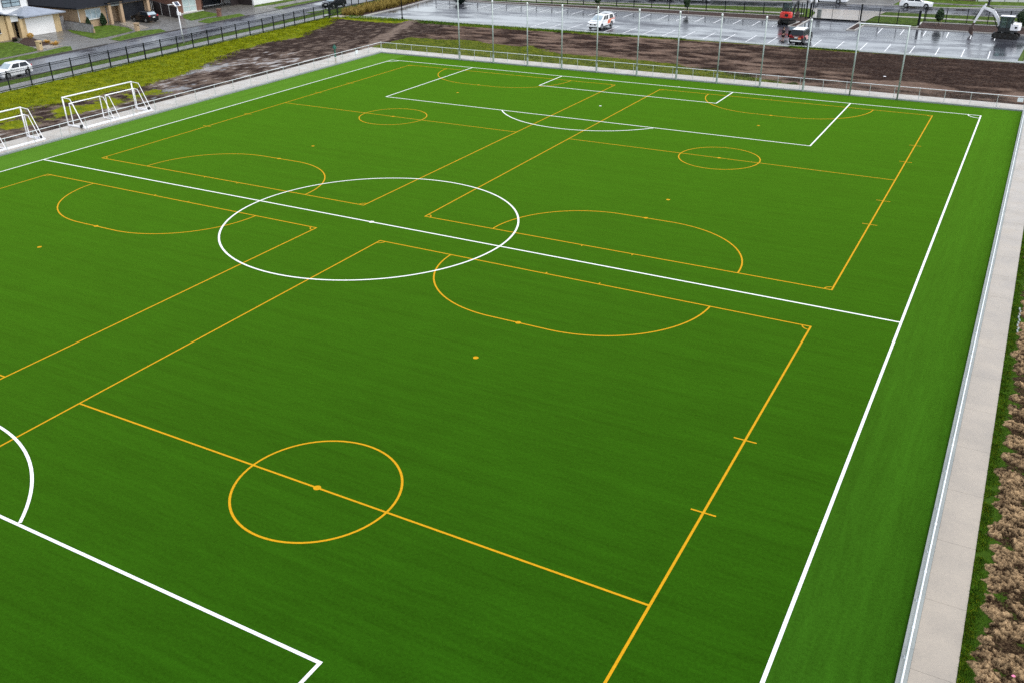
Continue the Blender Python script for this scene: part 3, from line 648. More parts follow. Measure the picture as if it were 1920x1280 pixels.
b_ = MB(); b_.prism([(-82.8,35.15),(-85.6,38.0),(-84.1,38.2),(-80.4,36.9),(-77.6,36.5),(-77.2,34.2),(-79.5,33.9)], -.05, .06); struct('garden_bed', b_, M['bark'])
st = MB()
for i in range(4): st.cbox((-76.9+i*.55, 34.2+i*.15, .05), (.30,2.6,.05), R(8))
for i in range(7): st.cbox((-77.3-i*1.12, 50.6+i*.48, .05), (.62,2.3,.05), R(14))
struct('stepping_slabs', st, M['path'])

# houses ------------------------------------------------------------
def part(name, m_, mat, parent, **k): return MB.build(m_, name, mat, parent, world=True, **k)
def quadx(m_, X, y0, y1, z0, z1, th=.04): return m_.box(X, X+th, y0, y1, z0, z1)
def window(parent, X, y0, y1, z0, z1, pane, nv=2, nh=0, fr='trim', fw=.06):
    m_ = MB(); m_.box(X-.02, X+.05, y0, y1, z0, z0+fw).box(X-.02, X+.05, y0, y1, z1-fw, z1).box(X-.02, X+.05, y0, y0+fw, z0+fw, z1-fw).box(X-.02, X+.05, y1-fw, y1, z0+fw, z1-fw)
    for i in range(1, nv): c = y0+(y1-y0)*i/nv; m_.box(X-.02, X+.045, c-fw/2, c+fw/2, z0+fw, z1-fw)
    if nh: c = z0+(z1-z0)*nh; m_.box(X-.02, X+.04, y0+fw, y1-fw, c-fw/2, c+fw/2)
    w_ = part('window', m_, M[fr], parent)
    m_ = MB(); m_.box(X-.015, X+.015, y0+fw, y1-fw, z0+fw, z1-fw); m_.build('pane', M[pane], w_, world=True)
    m_ = MB(); m_.box(X, X+.11, y0-.05, y1+.05, z0-.07, z0-.003); m_.build('sill', M['trim'], w_, world=True)
def hip(m_, x0, x1, y0, y1, z0, z1, inset):   # hipped roof
    cy0, cy1 = y0+inset, y1-inset; xm0, xm1 = x0+inset, x1-inset
    m_.hexa([(x0,y0,z0),(x1,y0,z0),(x1,y1,z0),(x0,y1,z0)], [(min(xm0,(x0+x1)/2),cy0,z1),(max(xm1,(x0+x1)/2),cy0,z1),(max(xm1,(x0+x1)/2),cy1,z1),(min(xm0,(x0+x1)/2),cy1,z1)])
    m_.hexa([(x0,y0,z0-.16),(x1,y0,z0-.16),(x1,y1,z0-.16),(x0,y1,z0-.16)], [(x0,y0,z0-.002),(x1,y0,z0-.002),(x1,y1,z0-.002),(x0,y1,z0-.002)])
# house 1
h1 = thing('house', 'cream brick house with a white upper storey and white garage door', 'house', (-86.2,40,0))
m_ = MB(); m_.box(-96,-86.2,38.25,39.05,0,2.45).box(-96,-86.2,43.45,44.4,0,2.45).box(-96,-86.2,39.05,43.45,2.28,2.45).box(-96,-95.8,39.05,43.45,0,2.4)
m_.box(-96,-85.8,26,35.9,0,3.1).box(-87.6,-86.9,36.75,37.85,0,2.4); part('wall', m_, M['brick_cream'], h1)
m_ = MB(); m_.box(-86.1,-85.5,35.95,36.55,0,3.0).box(-86.1,-85.55,37.72,38.22,0,2.5); part('pillar', m_, M['brick_cream'], h1)
m_ = MB(); m_.box(-88.0,-87.0,37.85,38.3,0,2.3).box(-88.0,-87.61,36.5,37.85,0,2.6); part('porch_shade', m_, M['dark'], h1)  # near-black blocks stand in for the shade inside the porch
m_ = MB(); m_.box(-86.0,-85.62,36.56,37.71,2.2,3.02); part('porch_gable', m_, M['render_white'], h1)
m_ = MB(); m_.box(-86.35,-86.28,39.05,43.45,.02,2.28)
for i in range(1, 4): m_.box(-86.28,-86.272,39.1,43.4,.02+i*.565-.01,.02+i*.565+.01)
part('garage_door', m_, M['door_white'], h1)
m_ = MB(); hip(m_, -97, -85.5, 37.95, 45.05, 2.62, 3.5, 3.4); part('roof', m_, M['roof_grey'], h1)
m_ = MB(); m_.hexa([(-90,34.6,3.35),(-85.2,34.9,3.42),(-85.2,38.6,2.62),(-90,38.6,2.62)], [(-90,34.6,3.5),(-85.2,34.9,3.55),(-85.2,38.6,2.72),(-90,38.6,2.72)]); part('porch_roof', m_, M['roof_grey'], h1)
m_ = MB(); m_.hexa([(-92,24,3.5),(-85.1,24,3.5),(-85.1,35.6,3.5),(-92,35.6,3.5)], [(-92,24,4.5),(-89,24,4.5),(-89,34.2,4.5),(-92,34.2,4.5)]); part('side_roof', m_, M['roof_grey'], h1)
m_ = MB(); m_.box(-97,-89.0,30,41.95,2.6,5.6); part('upper_wall', m_, M['render_white'], h1)
m_ = MB(); hip(m_, -97.6, -88.4, 29.4, 42.5, 5.7, 7.2, 3); part('upper_roof', m_, M['roof_grey'], h1)
window(h1, -88.97, 38.15, 40.85, 3.62, 4.62, 'glass_sky', 2, .55, 'dark_door', .07)
window(h1, -85.78, 33.2, 34.95, 1.05, 1.75, 'glass', 1, 0, 'dark_door')
m_ = MB(); m_.tube((-88.95,41.9,3), (-88.95,41.9,5.6), .05, 6); part('downpipe', m_, M['trim'], h1)
# grey fence + gate between 1 and 2
def board_fence(label, A, B, h0, h1_, mat, postmat, bw=.15, n_post=3, name='wooden_fence'):
    A, B = Vector((A[0],A[1],0)), Vector((B[0],B[1],0)); t_ = thing(name, label, 'fence', tuple(A)); L_ = (B-A).length; d = (B-A)/L_; a = math.atan2(d.y, d.x); n = int(L_/bw); m_ = MB()
    for i in range(n):
        c = A+d*(i+.5)*L_/n; h = h0+(h1_-h0)*(i/n); m_.cbox((c.x+random.uniform(-.01,.01),c.y,h/2), (L_/n-.028,.025,h+random.uniform(-.02,.02)), a)
    part('boards', m_, mat, t_)
    m_ = MB(); m_.beam(A+Vector((0,0,h0+.03)), B+Vector((0,0,h1_+.03)), .1, .04); part('capping', m_, M['wood_dark'], t_)
    for i in range(n_post):
        c = A+d*(L_*i/(n_post-1)); h = h0+(h1_-h0)*i/(n_post-1); m_ = MB(); m_.cbox((c.x,c.y,h/2+.02), (.1,.1,h+.04), a); part('post', m_, postmat, t_)
    return t_
board_fence('weathered grey paling fence between the first two houses', (-87.4,45.5), (-80.3,44.9), 1.25, 1.12, M['wood_grey'], M['wood_grey'])
board_fence('grey timber side gate beside the white garage', (-86.9,44.45), (-86.9,45.4), 1.85, 1.85, M['wood_grey'], M['wood_grey'], .14, 2, 'side_gate')
board_fence('short grey paling panel behind the side gate', (-89.5,45.5), (-89.5,46.7), 1.7, 1.7, M['wood_grey'], M['trim'], .14, 2)
m_ = MB(); m_.box(-80.3,-80.12,44.8,44.98,0,.55); o = m_.build('peg', M['stake']); tag(o, 'short pale timber peg at the end of the grey paling fence', 'peg')
# house 2
h2 = thing('house', 'tan brick house with a black hipped roof and dark garage door', 'house', (-85.5,52,0))
m_ = MB(); m_.box(-97,-85.55,47.0,51.7,0,2.6).box(-97,-87.0,51.7,54.7,0,2.6).box(-97,-86.2,54.65,54.95,0,2.6).box(-97,-86.2,54.95,59.3,2.42,2.6).box(-97,-86.2,59.3,59.8,0,2.6); part('wall', m_, M['brick_tan'], h2)
for a, b in ((51.72,52.15),(53.75,54.2),(58.75,59.2)): m_ = MB(); m_.box(-85.35,-84.85,a,b,0,2.95 if a < 58 else 2.6); part('pillar', m_, M['brick_tan'], h2)
m_ = MB(); m_.box(-85.25,-84.95,52.16,53.74,2.45,2.95); part('porch_gable', m_, M['kerb'], h2)
m_ = MB(); m_.box(-86.99,-86.92,52.5,53.45,0,2.15); part('door', m_, M['roof_grey'], h2)
m_ = MB(); m_.box(-86.4,-86.3,54.96,59.3,0,2.42); part('garage_door', m_, M['dark_door'], h2)
m_ = MB(); hip(m_, -97.5, -84.9, 46.3, 60.2, 2.82, 5.6, 5.6); m_.hexa([(-90,51.3,2.98),(-84.6,51.3,2.98),(-84.6,54.5,2.98),(-90,54.5,2.98)], [(-90,52.8,3.7),(-84.6,52.8,3.7),(-84.6,53.0,3.7),(-90,53.0,3.7)]); part('roof', m_, M['roof_dark'], h2)
m_ = MB(); m_.beam((-84.83,46.3,2.74),(-84.83,60.2,2.74),.1,.12); part('gutter', m_, M['dark_door'], h2)
m_ = MB(); m_.tube((-85.45,46.95,2.5),(-85.45,46.95,0),.06,6); m_.tube((-85.45,46.95,2.5),(-84.9,46.6,2.72),.06,6); part('downpipe', m_, M['trim'], h2)
window(h2, -85.53, 48.15, 50.75, 1.05, 2.42, 'glass_sky', 3, 0, 'trim')
# house behind
hb = thing('house', 'brown brick wall of a house behind the black roof', 'house', (-104,50,0))
m_ = MB(); m_.box(-112,-100,42,60,0,5.2); part('wall', m_, M['brick_brown'], hb); m_ = MB(); hip(m_, -113, -99.4, 41.4, 60.6, 5.35, 7.4, 5); part('roof', m_, M['roof_grey'], hb)
# side wall of house 2 as seen beyond grey fence
# dark fence between 2 and 3
board_fence('dark brown timber fence sloping down towards the street', (-90.5,63.2), (-80.5,60.45), 2.05, 1.5, M['wood_dark'], M['trim'], .16, 5)
board_fence('low dark fence panel beside the black hatchback', (-86.3,60.3), (-88.8,63.2), 1.9, 1.9, M['wood_dark'], M['trim'], .16, 3)
h3 = thing('house', 'brown brick house with a tall curtained window and dark garage door', 'house', (-83.5,66,0))
m_ = MB(); m_.box(-96,-83.6,63.4,68.25,0,2.7).box(-96,-87.2,68.25,72,0,2.7).box(-96,-87.2,76.1,76.6,0,2.7).box(-96,-87.2,72,76.1,2.45,2.7); part('wall', m_, M['brick_brown'], h3)
m_ = MB(); m_.box(-83.6,-83.3,63.4,68.3,0,.16); part('plinth', m_, M['curb'], h3)
m_ = MB(); m_.box(-87.4,-87.3,72.02,76.1,.1,2.45); part('garage_door', m_, M['dark_door'], h3)
m_ = MB(); m_.box(-87.3,-87.0,71.9,76.6,0,.12).box(-87.2,-87.08,76.1,76.3,.12,2.5); part('garage_trim', m_, M['trim'], h3)
m_ = MB(); hip(m_, -96.6, -82.9, 62.8, 77.2, 2.9, 5.4, 5); part('roof', m_, M['roof_dark'], h3)
window(h3, -83.58, 64.35, 67.1, .22, 2.35, 'curtain', 2, .36, 'trim', .09)
h4 = thing('house', 'house with a plain white front wall at the end of the street', 'house', (-81,82,0))
m_ = MB(); m_.box(-92,-80.7,76.95,92,0,2.7); part('wall', m_, M['render_white'], h4); m_ = MB(); hip(m_, -92.6, -80.1, 76.7, 92.6, 2.9, 5.2, 5); part('roof', m_, M['roof_grey'], h4)
m_ = MB(); m_.box(-84,-83.9,75.0,76.7,0,2.2).box(-84,-81,76.72,76.9,0,2.0); o = m_.build('dark_gate', M['wood_dark']); o.name = 'timber_gate'; tag(o, 'dark timber gate between the brown brick house and the white wall', 'gate')  # dark brown boards across the gap between the two houses
# mailbox pillars
def mailbox(label, x, y_, mat):
    t_ = thing('mailbox_pillar', label, 'mailbox', (x,y_,0), R(8)); m_ = MB(); m_.cbox((0,0,.5), (.5,.5,1.0)); m_.build('pillar', M[mat], t_)
    m_ = MB(); m_.cbox((0,0,1.04), (.6,.6,.09)); m_.build('cap', M[mat], t_); m_ = MB(); m_.cbox((.26,.0,.78), (.03,.26,.14)); m_.build('letter_slot', M['dark'], t_)
mailbox('cream brick mailbox pillar at the corner of the first lawn', -75.3, 32.7, 'brick_cream'); mailbox('tan brick mailbox pillar beside the paved steps of the second house', -76.2, 48.8, 'brick_tan'); mailbox('brown brick mailbox pillar in front of the brown brick house', -76.4, 64.7, 'brick_brown')

# foliage -------------------------------------------------------------
def leafball(m_, c, rad, n, size, shape='ball'):
    for _ in range(n):
        while True:
            q = Vector((random.uniform(-1,1), random.uniform(-1,1), random.uniform(-1,1)))
            if q.length <= 1: break
        if random.random() < .6: q = q.normalized()*random.uniform(.75, 1.05)
        q = Vector((q.x*rad[0], q.y*rad[1], q.z*rad[2]))
        if shape == 'cone': f = 1-(q.z/rad[2]+1)/2*.75; q.x *= f; q.y *= f
        p = Vector(c)+q; u = Vector((random.gauss(0,1),random.gauss(0,1),random.gauss(0,1))).normalized(); v = u.orthogonal().normalized(); s = size*random.uniform(.5,1.3)
        m_.add([p-u*s, p+v*s*.5, p+u*s, p-v*s*.5], [(0,1,2,3)])
def shrub(name, label, cat, x, y_, rad, n, size, mat, shape='ball', grp=None):
    t_ = thing(name, label, cat, (x,y_,0), 0, grp); m_ = MB(); leafball(m_, (0,0,rad[2]*1.0+.05), rad, n, size, shape); m_.build('foliage', M[mat], t_)
    m_ = MB(); m_.tube((0,0,0), (0,0,rad[2]), .05, 6); m_.build('stem', M['trunk'], t_); return t_
shrub('clipped_shrub', 'tall dark clipped shrub below the wide window', 'shrub', -84.9, 50.4, (.62,.62,.85), 1500, .10, 'leaf_dark', 'cone')
shrub('clipped_shrub', 'small dark conical shrub behind the grey paling fence', 'shrub', -85.0, 47.9, (.5,.5,.72), 900, .10, 'leaf_dark', 'cone')
shrub('shrub', 'round yellow green shrub left of the white garage door', 'shrub', -84.6, 38.2, (.42,.42,.32), 500, .07, 'orange')
def small_tree(label, x, y_, zc, rad, n, mat='leaf_dark', grp='young trees near the far fence'):
    t_ = thing('young_tree', label, 'tree', (x,y_,0), 0, grp); m_ = MB(); leafball(m_, (0,0,zc), rad, n, .13)
    for k_ in range(4): a = k_*1.7; leafball(m_, (cos(a)*rad[0]*.6, sin(a)*rad[1]*.6, zc+random.uniform(-.5,.5)*rad[2]), (rad[0]*.6,rad[1]*.6,rad[2]*.45), n//4, .12)
    m_.build('crown', M[mat], t_); m_ = MB(); m_.tube((0,0,0), (.03,.02,zc+rad[2]*.4), .04, 7, .02)
    for k_ in range(4): a = k_*1.7; m_.tube((.01,.01,zc-rad[2]*.7+k_*.15), (cos(a)*rad[0]*.7, sin(a)*rad[1]*.7, zc), .018, 5, .008)
    m_.build('trunk', M['trunk'], t_)
    for s in (-.3,.3): m_ = MB(); m_.tube((s,0,0), (s,0,.85), .025, 6); m_.build('stake', M['stake'], t_)
small_tree('young tree in the bark bed above the white pickup', -27.4, 96.3, 1.45, (.55,.55,.75), 420)
small_tree('young tree in the bark bed to the right of the white pickup', -13.0, 96.6, 1.55, (.42,.42,.8), 420)
small_tree('young tree in the bark bed between the gate and the white excavator', 21.9, 98.2, 1.45, (.48,.48,.85), 520)
small_tree('young bushy tree at the right edge behind the white excavator', 32.0, 98.6, 1.5, (.8,.8,1.1), 800)
def blade_clump(name, label, cat, x, y_, n, length, wd, mat, kind=None, spread=1.0, parts=True):
    m_ = MB()
    for i in range(n):
        a = random.uniform(0, 2*pi); l = length*random.uniform(.6,1.1); e = random.uniform(.35,1.35); r0 = random.uniform(0,.25)
        b = Vector((cos(a)*r0, sin(a)*r0, 0)); mid = b+Vector((cos(a)*cos(e)*l*.6*spread, sin(a)*cos(e)*l*.6*spread, sin(e)*l*.6)); tip = b+Vector((cos(a)*cos(e)*l*1.1*spread, sin(a)*cos(e)*l*1.1*spread, max(.05, sin(e)*l*.8))); s = Vector((-sin(a), cos(a), 0))*wd/2
        m_.add([b-s, b+s, mid+s, mid-s, tip], [(0,1,2,3),(3,2,4)])
    o = m_.build(name, M[mat]); o.location = (x,y_,0); return tag(o, label, cat)
blade_clump('flax_bush', 'dark green spiky bush at the far left of the car park', 'bush', -50.3, 92.6, 260, 2.0, .12, 'flax', spread=1.15)
blade_clump('tussock', 'brown tussock grass nearest the street beside the first driveway', 'plant', -76.6, 35.9, 140, .75, .05, 'orange')
blade_clump('tussock', 'brown tussock grass in the middle of the first garden bed edge', 'plant', -79.1, 36.6, 140, .6, .05, 'orange')
blade_clump('potted_plant', 'dark leafy plant in the corner of the first lawn by the porch', 'plant', -84.2, 35.6, 90, .6, .09, 'leaf_dark')
m_ = MB(); m_.tube((0,0,0), (0,0,.5), .22, 12, .3); o = m_.build('plant_pot', M['pot']); o.location = (-84.2,35.6,0); tag(o, 'dark red plant pot beside the porch of the cream house', 'pot')
# golden grass hedge
gm = MB(); edge_in = lambda y_: interp([(73.2,-56.6),(84,-57.2),(95,-58.4),(100,-59.3)], y_); edge_out = lambda y_: interp([(73.2,-59.9),(76,-61.0),(84,-61.6),(95,-62.6),(100,-63.0)], y_)
for i in range(620):
    y_ = random.uniform(73.4,100); xa, xb = edge_out(y_), edge_in(y_); x = random.uniform(xa+.3, xb-.35); hh = random.uniform(.75,1.15)
    for k_ in range(26):
        a = random.uniform(0,2*pi); l = hh*random.uniform(.6,1.15); e = random.uniform(.7,1.5); s = Vector((-sin(a),cos(a),0))*.03
        b = Vector((x+random.uniform(-.1,.1),y_+random.uniform(-.1,.1),0)); mid = b+Vector((cos(a)*cos(e)*l*.6,sin(a)*cos(e)*l*.6,sin(e)*l*.65)); tip = b+Vector((cos(a)*cos(e)*l*1.1,sin(a)*cos(e)*l*1.1,sin(e)*l*.95))
        gm.add([b-s,b+s,mid+s,mid-s,tip], [(0,1,2,3),(3,2,4)])
tag(gm.build('ornamental_grass', M['gold']), 'dense band of golden ornamental grass along the left edge of the car park', 'ornamental grass', kind='stuff')
hb_ = MB(); hb_.prism([(-60.0,73.2),(-56.35,73.5),(-56.6,84.3),(-58.1,95.4),(-59.2,101),(-63.3,101),(-62.0,84),(-61.0,76)], -.1, .03); struct('garden_bed', hb_, M['bark'])
cc = MB(); cc.prism([(-59.9,70.9),(-56.0,71.9),(-52,72.9),(-48,73.55),(-56.2,73.55),(-60.3,73.1)], -.05, .045); struct('footpath', cc, M['path'])
# rough grass blades on the left bank and far strips
def rough():
    y_ = random.uniform(-5,71); e = interp(Wedge, y_); x = random.uniform(-55.0-.066*y_, e+1.6)
    if x > e-.6 and random.random() < (x-e+.6)/2.2: return None
    return None if nf(x, y_, .8, 66) < -.22 else (x, y_, .03)
tag(blades(42000, rough, .06, .20, .05, 1.2).build('grass', M['blade_y']), 'rough yellow green grass on the bank beside the left street fence', 'grass', kind='stuff')
def rough2():
    x = random.uniform(-58,-5) if random.random() < .85 else random.uniform(8,16)
    yb = interp([(-58,70.5),(-46,71.2),(-37,71.0),(-15,71.9),(-5,72.8),(8,73.0),(16,73.2)], x)
    return (x, random.uniform(yb, 73.5), .02)
tag(blades(11000, rough2, .06, .22, .06, 1).build('grass', M['blade']), 'bright green grass strip along the concrete edge of the car park', 'grass', kind='stuff')
def rough3():
    x = random.uniform(-38,14); y_ = random.uniform(51.8, interp(OL, x)); return (x, y_, .03) if nf(x, y_, .9, 4) > -.15 else None
tag(blades(16000, rough3, .04, .14, .045, 1.2).build('grass', M['leaf']), 'olive weeds and grass on the soil behind the far path', 'grass', kind='stuff')

# beyond the far road
board_fence('long brown timber fence beyond the far road', (14,127.2), (24.3,127.4), 1.8, 1.8, M['wood_brown'], M['trim'], .2, 4)
t_ = thing('panel_fence', 'pale grey panel fence beyond the far road at top right', 'fence', (24.5,127.6,0))
for i in range(5):
    m_ = MB(); a = Vector((24.5+i*1.9,127.6+i*.42,0)); m_.beam(a+Vector((.06,0,.9)), a+Vector((1.84,.40,.9)), .06, 1.8); part('panel', m_, M['trim'], t_)
    m_ = MB(); m_.cbox((a.x,a.y,.95), (.1,.1,1.9)); part('post', m_, M['kerb'], t_)
hd = MB()
leafball(hd, (-22,121,1.0), (22,2.4,1.6), 5200, .32); tag(hd.build('hedge', M['leaf_dark']), 'long dark hedge beyond the far road', 'hedge')
t_ = thing('utility_pole', 'dark utility pole on the verge beyond the far road', 'pole', (26.4,122.6,0)); m_ = MB(); m_.tube((0,0,0), (.1,0,8), .16, 10, .11); m_.build('shaft', M['dark'], t_); m_ = MB(); m_.beam((-1,0,7.6),(1.2,0,7.6),.12,.12); m_.build('crossarm', M['dark'], t_)
for (x0, x1, yy, lab, wm, rm) in ((-52,-30,126,'long brick house beyond the far road at top left','brick_brown','roof_dark'), (-24,-6,128,'tan brick house beyond the hedge','brick_tan','roof_dark'), (-2,14,131,'pale house at the end of the wide driveway','render_white','roof_grey'), (20,44,138,'brown house behind the far timber fence','brick_brown','roof_dark')):
    t_ = thing('house', lab, 'house', (x0,yy,0)); m_ = MB(); m_.box(x0,x1,yy,yy+10,0,2.7); part('wall', m_, M[wm], t_); m_ = MB(); hip(m_, x0-.6, x1+.6, yy-.6, yy+10.6, 2.9, 5.6, 5); part('roof', m_, M[rm], t_)
    for xx in (x0+2.5, x0+7.5, x1-4):
        m_ = MB(); m_.box(xx,xx+1.8,yy-.05,yy-.01,.9,2.1); w_ = part('window', m_, M['trim'], t_); m_ = MB(); m_.box(xx+.08,xx+1.72,yy-.07,yy-.055,.98,2.02); m_.build('pane', M['glass'], w_, world=True)

# ------------------------------------------------------------------ vehicles
def wheel(parent, x, y_, r, wd, rimmat='rim'):
    m_ = MB(); n = 20; prof = [(-.5,.80),(-.5,.93),(-.38,1),(.38,1),(.5,.93),(.5,.80)]
    vs = [(r*p*cos(2*pi*i/n), q*wd, r*p*sin(2*pi*i/n)) for i in range(n) for q, p in prof]; k_ = len(prof)
    m_.add(vs, [(i*k_+j, i*k_+j+1, ((i+1) % n)*k_+j+1, ((i+1) % n)*k_+j) for i in range(n) for j in range(k_-1)])
    m_.add([vs[i*k_] for i in range(n)], [tuple(range(n))]); m_.add([vs[i*k_+k_-1] for i in range(n)], [tuple(range(n))])
    w_ = m_.build('wheel', M['rubber'], parent); w_.location = (x,y_,r)
    s = 1 if y_ > 0 else -1; m_ = MB(); m_.tube((0,s*wd*.42,0), (0,s*wd*.53,0), r*.62, 18, r*.55)
    m_.build('rim', M[rimmat], w_)
    m_ = MB()
    for i in range(5): a = i*2*pi/5; m_.cbox((cos(a+.6)*r*.36, s*wd*.55, sin(a+.6)*r*.36), (r*.16,.01,r*.16))
    m_.build('rim_opening', M['dark'], w_)
def car(name, label, cat, loc, rz, S):
    """x forward, origin on the ground at the centre"""
    t_ = thing(name, label, cat, loc, rz); Wd, L_ = S['W'], S['L']; hw = Wd/2; r = S['r']; wf, wr = S['wf'], S['wr']; B = S.get('belt'); body = M[S['paint']]
    top = S['top']     # (x,z) from front to rear along bonnet/belt
    low = S.get('low', .22); arch = r*1.16
    poly = [(L_/2, low+.12)]+top+[(-L_/2, low+.12), (-L_/2+.1, low)]
    def archpts(cx): return [(cx+arch*cos(R(180-a)), max(low, r+arch*sin(R(180-a)))) for a in range(-10, 191, 20)]
    bottom = archpts(wr)+archpts(wf)+[(L_/2-.12, low)]
    poly = poly+bottom
    m_ = MB(); n = len(poly); ys = [-1,-.93,0,.93,1]; rows = []
    for f in (-1, 1):
        for x, z in poly:
            taper = 1-.07*clamp((abs(x)-L_/2+.55)/.55); tb = 1-.055*clamp((z-.75)/.4)
            rows.append((x, f*hw*taper*tb, z))
    m_.add(rows, [tuple(range(n)), tuple(range(2*n-1, n-1, -1))]+[(i, n+i, n+(i+1) % n, (i+1) % n) for i in range(n)])
    m_.build('body', body, t_, bevel=.05)
    m_ = MB(); m_.cbox((0,0,r+.05), (L_-.5,Wd-.5,r*1.0)); m_.build('underbody', M['dark'], t_)
    # cabin
    bx0, tx0, tx1, bx1 = S['cab']; zb, zt = S['zb'], S['zt']; wb, wt = hw*.93, hw*.76
    cab = MB(); cab.hexa([(bx0,-wb,zb-.06),(bx0,wb,zb-.06),(bx1,wb,zb-.06),(bx1,-wb,zb-.06)], [(tx0,-wt,zt-.03),(tx0,wt,zt-.03),(tx1,wt,zt-.03),(tx1,-wt,zt-.03)])
    rp = M[S.get('roofpaint', S['paint'])]
    cab.build('cabin', rp, t_, bevel=.09, seg=3)
    def lerp(a, b, f): return a+(b-a)*f
    def side(fz, x_top, x_bot): return lerp(x_bot, x_top, fz)
    gl = M['glass']
    z0, z1 = .1, .86; e = .012
    def P(fx, fz, s):     # point on side; fx 0 front..1 rear
        xf, xr = lerp(bx0, tx0, fz), lerp(bx1, tx1, fz); return Vector((lerp(xf, xr, fx), s*(lerp(wb, wt, fz)+e), lerp(zb-.06, zt-.03, fz)))
    for s in (-1, 1):
        for a, b in S.get('win', ((.07,.46),(.50,.90))):
            m_ = MB(); m_.add([P(a,z0,s),P(b,z0,s),P(b,z1,s),P(a,z1,s)], [(0,1,2,3)]); m_.build('side_window', gl, t_)
    def F(xa, xb, fy, fz, o): wv = lerp(wb, wt, fz); return Vector((lerp(xa, xb, fz)+o, fy*wv*.88, lerp(zb-.06, zt-.03, fz)+.006))
    m_ = MB(); m_.add([F(bx0,tx0,-1,.06,e),F(bx0,tx0,1,.06,e),F(bx0,tx0,1,.9,e),F(bx0,tx0,-1,.9,e)], [(0,1,2,3)]); m_.build('windscreen', M['glass_sky'] if S.get('skyglass') else gl, t_)
    m_ = MB(); m_.add([F(bx1,tx1,-1,.2,-e),F(bx1,tx1,1,.2,-e),F(bx1,tx1,1,.88,-e),F(bx1,tx1,-1,.88,-e)], [(0,1,2,3)]); m_.build('rear_window', M['glass_sky'] if S.get('skyrear') else gl, t_)
    for x in (wf, wr):
        for s in (-1, 1): wheel(t_, x, s*(hw-.11), r, .22)
    hz = S.get('hz', .68)
    for s in (-1, 1):
        m_ = MB(); m_.cbox((L_/2-.07, s*hw*.74, hz), (.16,hw*.34,.15)); m_.build('headlight', M['lamp_clear'], t_, bevel=.03)
        m_ = MB(); m_.cbox((-L_/2+.07, s*hw*.78, S.get('tz', .85)), (.16,hw*.26,S.get('th', .2))); m_.build('tail_light', M['lamp_red'], t_, bevel=.03)
        m_ = MB(); m_.cbox((bx0-.28, s*(hw+.06), zb+.05), (.12,.2,.13)); m_.build('mirror', rp if S.get('mirror') is None else M[S['mirror']], t_, bevel=.03)
    m_ = MB(); m_.cbox((L_/2-.012, 0, hz-.13), (.05,hw*1.0,.17)); m_.build('grille', M['dark'], t_)
    m_ = MB(); m_.cbox((L_/2+.02, 0, hz-.14), (.02,.38,.11)); m_.build('number_plate', M['plate'], t_)
    m_ = MB(); m_.cbox((-L_/2-.01, 0, S.get('pz', .75)), (.04,.38,.12)); m_.build('number_plate', M['plate'], t_)
    for nm, mt, c, d in S.get('extra', ()):
        m_ = MB()
        if isinstance(c, list): m_.sideprism(c, d-.006, d+.006); m_.build(nm, M[mt], t_)
        else: m_.cbox(c, d); m_.build(nm, M[mt], t_, bevel=.01)
    return t_
HATCH = dict(L=3.95, W=1.70, r=.31, wf=1.28, wr=-1.22, paint='car_silver', skyglass=True, top=[(1.97,.62),(1.85,.76),(1.05,.95),(.95,.97),(-1.85,1.02),(-1.95,.85)], cab=(1.05,.30,-1.45,-1.90), zb=.98, zt=1.50, tz=.95)
car('hatchback', 'white hatchback parked beside the black fence at the left edge', 'car', (-62.75,20.1,.02), R(-90+3.8)+pi*0, dict(HATCH, paint='car_white'))
car('hatchback', 'black hatchback parked in front of the dark garage door', 'car', (-82.6,55.9,.02), R(180-4), dict(HATCH, L=4.3, W=1.78, wf=1.35, wr=-1.3, paint='car_black', cab=(1.0,.25,-1.5,-2.0), top=[(2.14,.62),(2.0,.78),(1.05,.97),(.95,1.0),(-1.95,1.08),(-2.12,.9)], zb=1.0, zt=1.52, skyrear=True, skyglass=False))
SUV = dict(L=4.6, W=1.86, r=.37, wf=1.40, wr=-1.42, paint='car_black', low=.32, top=[(2.28,.78),(2.12,.98),(1.15,1.10),(1.05,1.12),(-2.1,1.14),(-2.26,.95)], cab=(1.15,.45,-1.95,-2.22), zb=1.12, zt=1.76, hz=.82, tz=1.02, th=.28, pz=.9)
car('dark_car', 'black car parked on the left street behind the fence end', 'car', (-66.3,79.9,.02), R(-90+3.8), dict(SUV, skyglass=True, W=1.8))
rc = car('patterned_car', 'red and black car with a white roof and open door, seen from behind', 'car', (8.42,77.15,0), R(88), dict(SUV, L=4.7, paint='car_black', mirror='car_black', extra=(('roof_panel','car_white',(-.76,0,1.76),(2.3,1.34,.05)),
    ('tailgate_panel','car_red',(-2.345,0,.98),(.03,1.60,.26)), ('badge_bar','chrome',(-2.37,0,1.03),(.03,.7,.07)), ('rear_bumper','plate',(-2.35,0,.52),(.08,1.3,.13)), ('rear_decal','decal',(-2.365,-.42,.82),(.012,.34,.2)),
    ('side_decal','decal_pink',[(-.2,.58),(-1.0,.58),(-1.05,.8),(-1.5,.9),(-2.1,1.08),(-1.1,1.09),(-.4,.98)],-.925), ('side_decal','plate',[(-.1,.5),(-.3,.5),(-.5,.95),(-.3,.95)],-.932), ('roof_rail','car_white',(-.8,.55,1.79),(2.0,.04,.04)), ('roof_rail','car_white',(-.8,-.55,1.79),(2.0,.04,.04)))))
m_ = MB(); m_.cbox((0,.48,.80), (.07,1.0,.85)); dr = m_.build('open_door', M['car_black'], rc, bevel=.02); dr.location = (.95,.9,0)
m_ = MB(); m_.cbox((0,.46,1.42), (.03,.8,.42)); m_.build('door_glass', M['glass_sky'], dr)
